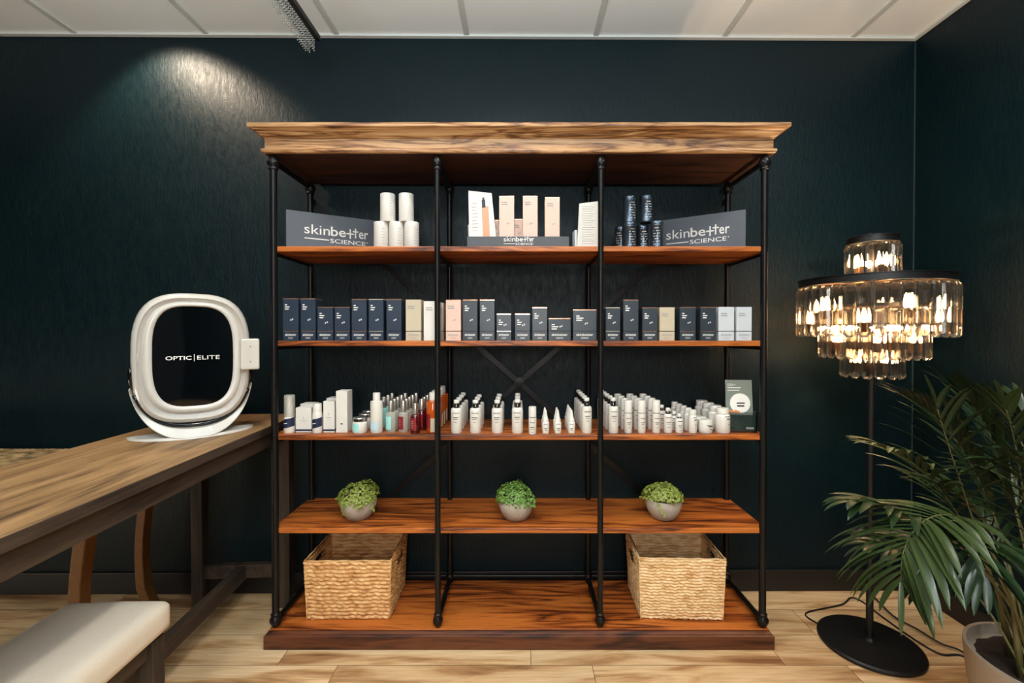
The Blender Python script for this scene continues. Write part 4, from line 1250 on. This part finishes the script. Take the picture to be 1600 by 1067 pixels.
# top plate, ring arms, inner frame
MB().lathe([(.03, 1.603), (.083, 1.603), (.083, 1.607), (.03, 1.607)], seg=40).build('top_plate', M_blk, lampo, smooth=True, auto=30)
MB().tube([(.014*math.cos(a), 0, 1.624+.014*math.sin(a)) for a in [2*PI*k/16 for k in range(16)]], .0025, 8, closed=True).build('hook_ring', M_blk, lampo, smooth=True)
m = MB()
for k in range(6):
    a = PI/6+k*PI/3
    for (r_, z_) in ((.245, 1.442), (.170, 1.346), (.098, 1.270)):
        m.tube([(.010*math.cos(a), .010*math.sin(a), z_), (r_*math.cos(a), r_*math.sin(a), z_)], .003, 6)
m.build('frame_arms', M_brass, lampo, smooth=True, auto=50)
bulbs = [(.205*math.cos(a), .205*math.sin(a), 1.290+.05*(k % 2)) for k, a in enumerate([R(10+k*36) for k in range(10)])] + [(.128*math.cos(a), .128*math.sin(a), 1.215) for a in [R(k*60) for k in range(6)]] + [(.048*math.cos(a), .048*math.sin(a), 1.135) for a in (R(-60), R(60), R(180))] + [(.045*math.cos(a), .045*math.sin(a), 1.515) for a in (R(-100), R(20), R(140))]
for (x, y, z) in bulbs:
    hld = MB().lathe([(.010, z-.045), (.010, z-.010)], x, y, 12).build('candle_holder', M_brass, lampo, smooth=True, auto=40)
    MB().lathe([(.005, z-.010), (.0085, z), (.009, z+.010), (.006, z+.026), (.0015, z+.042)], x, y, 12).build('bulb', M_bulb, hld, smooth=True)
for (x, y, z, e) in ((.12, 0, 1.26, 2.2), (-.12, 0, 1.26, 2.2), (0, -.12, 1.26, 2.2), (0, 0.13, 1.26, 2.2), (-.03, -.02, 1.51, 1.2)):
    lamp('lamp_bulb_light', 'POINT', (LX+x, LY+y, z), e*2.6, (1.0, 0.68, 0.38), shadow_soft_size=.012)

# cable
cab = [unproj(1316, 960, 1.93), unproj(1312, 940, 2.05), unproj(1320, 929, 2.13), unproj(1345, 932, 2.10), unproj(1375, 958, 1.96), unproj(1420, 985, 1.86), unproj(1460, 1010, 1.78), unproj(1500, 1030, 1.72), unproj(1560, 1040, 1.68)]
def smoothpts(P, n=8):
    out = []
    for i in range(len(P)-1):
        p0, p1, p2, p3 = P[max(i-1, 0)], P[i], P[i+1], P[min(i+2, len(P)-1)]
        for k in range(n):
            t_ = k/n
            out.append(0.5*((2*p1)+(-p0+p2)*t_+(2*p0-5*p1+4*p2-p3)*t_**2+(-p0+3*p1-3*p2+p3)*t_**3))
    out.append(P[-1]); return out
def floor_pts(P): 
    out = []
    for u, v in P:
        # where the pixel's ray meets the floor
        lo_, hi_ = .5, 3.5
        for _ in range(40):
            mid = (lo_+hi_)/2
            if unproj(u, v, mid).z > .004: lo_ = mid
            else: hi_ = mid
        p = unproj(u, v, lo_); p.y = min(p.y, 2.14); p.z = .0045; out.append(p)
    return out
c1 = [Vector((1.27, 1.93, .0045)), Vector((1.27, 2.0, .0045))] + floor_pts([(1314, 945), (1330, 934), (1350, 942), (1380, 965), (1430, 1000), (1470, 1022), (1510, 1028)]) + [Vector((1.66, 1.52, .0045))]
tag(MB().tube(smoothpts(c1), .0035, 6).build('power_cord', M_cord, smooth=True), 'black power cord looping on the floor round the lamp base', 'cord')
c2 = floor_pts([(1362, 931), (1380, 950), (1400, 968), (1432, 985), (1470, 1008), (1505, 1022)]) + [Vector((1.68, 1.60, .0045))]
for p in c2: p.z = .0115
tag(MB().tube(smoothpts(c2), .0035, 6).build('power_cord', M_cord, smooth=True), 'second black power cord running from the wall to the planter', 'cord')

# ------------------------------------------------------------------ potted palm
PXc, PYc, PZ = 1.495, 1.255, .32
palm = thing('potted_palm', 'large green palm with arching fronds in a beige planter', 'potted palm', (PXc, PYc, 0))
MB().lathe([(.115, 0), (.125, .004), (.160, .10), (.182, .22), (.190, .305), (.190, PZ), (.181, PZ), (.178, .29), (.15, .285), (.001, .285)], seg=56).build('planter', M_plant, palm, smooth=True, auto=40)
m = MB(); prof_ = [(.177, .287), (.13, .292), (.08, .297), (.03, .300), (.002, .300)]
m.lathe(prof_, seg=40, cap=False)
m.v = [(x, y, z+.004*noise.noise(Vector((x*60, y*60, 0)))) for x, y, z in m.v]
m.build('soil', M_soil, palm, smooth=True)
prn = random.Random(11)
def bez(P, n):
    P = [Vector(p) for p in P]
    out = []
    for k in range(n+1):
        t_ = k/n; Q = P[:]
        while len(Q) > 1: Q = [Q[i].lerp(Q[i+1], t_) for i in range(len(Q)-1)]
        out.append(Q[0])
    return out
ORG = Vector((PXc, PYc, 0))
def leaflet(m, p, d, ln, wd, droop, side):
    """one folded blade from p along d"""
    d = d.normalized(); pos = p.copy(); n0 = len(m.v); K = 7
    up = Vector((0, 0, 1))
    for k in range(K+1):
        f = k/K
        a = d.cross(up)
        if a.length < .05: a = Vector((1, 0, 0))
        a.normalize(); nn = a.cross(d).normalized()
        ww = wd*(math.sin(PI*min(1, (f*.86+.10)))**.75)*(1 if f < .98 else .15)
        m.v += [tuple(pos - a*ww + nn*ww*.35), tuple(pos), tuple(pos + a*ww + nn*ww*.35)]
        pos = pos + d*(ln/K); d = (d + Vector((0, 0, -droop/K*(1+f)))).normalized()
    for k in range(K):
        q = n0+k*3
        m.face((q, q+1, q+4, q+3)); m.face((q+1, q+2, q+5, q+4))
def frond(P, start, n, ln, wd, droop, mat, spread=55, flat=0.0, stem_r=.0042):
    pts = bez(P, 40)
    m = MB().mat(1)
    m.tube([p-ORG for p in pts], [stem_r*(1-.75*i/40) for i in range(41)], 6)
    m.mat(0)
    for k in range(n):
        f = start+(1-start)*k/(n-1); i = min(39, int(f*40)); p = pts[i].lerp(pts[i+1], f*40-i) if i < 40 else pts[40]
        tdir = (pts[min(40, i+2)]-pts[max(0, i-1)]).normalized()
        sd = tdir.cross(Vector((0, 0, 1)))
        if sd.length < .1: sd = Vector((1, 0, 0))
        sd.normalize()
        if flat: sd = (sd*math.cos(flat)+tdir.cross(sd)*math.sin(flat)).normalized()
        g = math.sin(PI*(.18+.72*(k/(n-1))))**.6
        for s_ in (-1, 1):
            an = R(spread*(1-.55*(k/(n-1)))+prn.uniform(-6, 6))
            d = tdir*math.cos(an)+sd*s_*math.sin(an)+Vector((0, 0, prn.uniform(.02, .2)))
            leaflet(m, p-ORG, d, ln*g*prn.uniform(.88, 1.1), wd*prn.uniform(.8, 1.1), droop*prn.uniform(.7, 1.3), s_)
    d = (pts[40]-pts[38]).normalized(); leaflet(m, pts[40]-ORG, d, ln*.6, wd*.6, droop, 1)
    m.build('frond', [mat, M_stem], palm, smooth=True)
def st(): return Vector((1.425+prn.uniform(-.05, .08), 1.25+prn.uniform(-.07, .08), .28))
U = unproj
# each frond: base, two shaping points and tip, where the photo shows them
frond([st(), U(1560, 800, 1.16), U(1500, 755, 1.10), U(1400, 800, 1.08), U(1408, 905, 1.04)], .50, 20, .20, .0100, .75, M_palm2, 66)
frond([st(), U(1540, 860, 1.25), U(1500, 760, 1.20), U(1465, 640, 1.16)], .52, 11, .19, .0085, .35, M_palm, 58, .2)
frond([st(), U(1600, 850, 1.20), U(1600, 720, 1.14), U(1572, 640, 1.10)], .60, 9, .17, .010, .30, M_palm2, 48)
frond([st(), U(1530, 850, 1.30), U(1480, 740, 1.28), U(1385, 700, 1.24)], .50, 12, .19, .0095, .5, M_palm2, 50)
frond([st(), U(1540, 870, 1.25), U(1470, 800, 1.20), U(1345, 785, 1.15)], .50, 12, .19, .0115, .6, M_palm, 48)
frond([st(), U(1545, 880, 1.35), U(1480, 840, 1.38), U(1370, 850, 1.36)], .45, 12, .19, .0115, .6, M_palm, 50)
frond([st(), U(1580, 870, 1.32), U(1540, 700, 1.36), U(1430, 625, 1.36)], .50, 13, .21, .008, .45, M_palm, 45)
frond([st(), U(1590, 870, 1.30), U(1590, 700, 1.32), U(1500, 610, 1.34)], .50, 13, .20, .0085, .4, M_palm, 45)
frond([st(), U(1610, 850, 1.35), U(1640, 700, 1.40), U(1590, 640, 1.45)], .45, 12, .20, .011, .5, M_palm, 55)
frond([st(), U(1570, 900, 1.20), U(1530, 830, 1.10), U(1500, 800, 1.02), U(1540, 900, .98)], .50, 14, .16, .0078, .8, M_palm, 60)
frond([st(), U(1600, 850, 1.45), U(1600, 760, 1.50), U(1530, 740, 1.52)], .40, 12, .20, .011, .6, M_palm, 60)
frond([st(), U(1570, 880, 1.40), U(1560, 800, 1.46), U(1470, 760, 1.50)], .40, 12, .20, .011, .6, M_palm, 60)
frond([st(), U(1600, 900, 1.30), U(1610, 780, 1.20), U(1600, 720, 1.05)], .45, 11, .20, .012, .6, M_palm, 60)
frond([st(), Vector((1.62, 1.2, .7)), Vector((1.72, 1.1, .9)), Vector((1.78, 1.0, .85))], .4, 11, .17, .011, .6, M_palm, 55)
frond([st(), Vector((1.60, 1.35, .7)), Vector((1.66, 1.5, 1.0)), Vector((1.66, 1.62, 1.0))], .4, 11, .17, .011, .6, M_palm, 55)
frond([st(), U(1540, 930, 1.30), U(1500, 880, 1.36), U(1450, 905, 1.40)], .45, 10, .17, .011, .9, M_palm, 60)
for k in range(7):
    a = prn.uniform(0, 6.28); p = Vector((1.425+prn.uniform(-.05, .07)-PXc, 1.25+prn.uniform(-.07, .07)-PYc, .288))
    q = p+Vector((prn.uniform(-.05, .03), prn.uniform(-.03, .04), prn.uniform(.18, .34)))
    MB().tube([p, p.lerp(q, .3), p.lerp(q, .6), q], [.009, .008, .006, .003], 8).build('cane', M_stem, palm, smooth=True)

# ------------------------------------------------------------------ hanging crystal strip light near the ceiling
ps = unproj(496, 64, 1.86)
fix = thing('crystal_light_fixture', 'slim black ceiling fixture fringed with hanging crystal beads', 'ceiling light', (ps.x, 1.86, ps.z), R(0))
L0 = -1.3
MB().box(-.006, .012, L0, 0, 0, .020).build('bar', M_blk, fix)
MB().box(-.050, -.006, L0, -.001, .006, .012).build('bead_tray', M_silver, fix)
m = MB()
M_bead = plain('clear_faceted_bead', srgb(196, 194, 188), 0.12, metal=0.35, vary=0.5, scale=160)
def bead(m, x, y, z, r_):
    n = len(m.v); m.v += [(x, y, z+r_), (x+r_, y, z), (x, y+r_, z), (x-r_, y, z), (x, y-r_, z), (x, y, z-r_)]
    for q in ((0,1,2),(0,2,3),(0,3,4),(0,4,1),(5,2,1),(5,3,2),(5,4,3),(5,1,4)): m.face([n+i for i in q])
for k in range(46):
    m = MB(); y = -.006-.0135*k
    for (x, cnt) in ((-.012, 6), (-.030, 7), (-.046, 6)):
        for j in range(cnt): bead(m, x, y+.002*(j % 2), .002-.0085*j, .0034 if j else .005)
    m.build('crystal_strand', M_bead, fix)
for y in (-.5, -1.1):
    MB().tube([(.003, y, .02), (.003, y, ZC-ps.z)], .003, 6).build('hanger', M_blk, fix)

# printing, labels and the like belong to the surface that carries them
CARRIED = {'print', 'lettering', 'label_patch', 'front_label', 'band', 'price_sticker', 'lid_band', 'clear_hood', 'seam_band'}
CARRIER = ['bottle_body', 'jar_body', 'tube_body', 'can_body', 'carton_sleeve', 'carton_body', 'board', 'tray_body', 'card', 'cover', 'leaflet', 'front_panel']
for root in [o for o in C.objects if o.parent is None and o.type == 'EMPTY']:
    kids = list(root.children)
    base = {k.name.split('.')[0]: k for k in kids}
    carrier = next((base[n] for n in CARRIER if n in base), None)
    if carrier is None: continue
    for k in kids:
        if k.name.split('.')[0] in CARRIED and k is not carrier:
            tgt = carrier
            if k.name.startswith('lid_band') and 'lid' in base: tgt = base['lid']
            if k.name.startswith('price_sticker') and 'front_leaflet' in base: tgt = base['front_leaflet']
            if k.name.startswith('clear_hood') and 'pump_core' in base: tgt = base['pump_core']
            k.parent = tgt
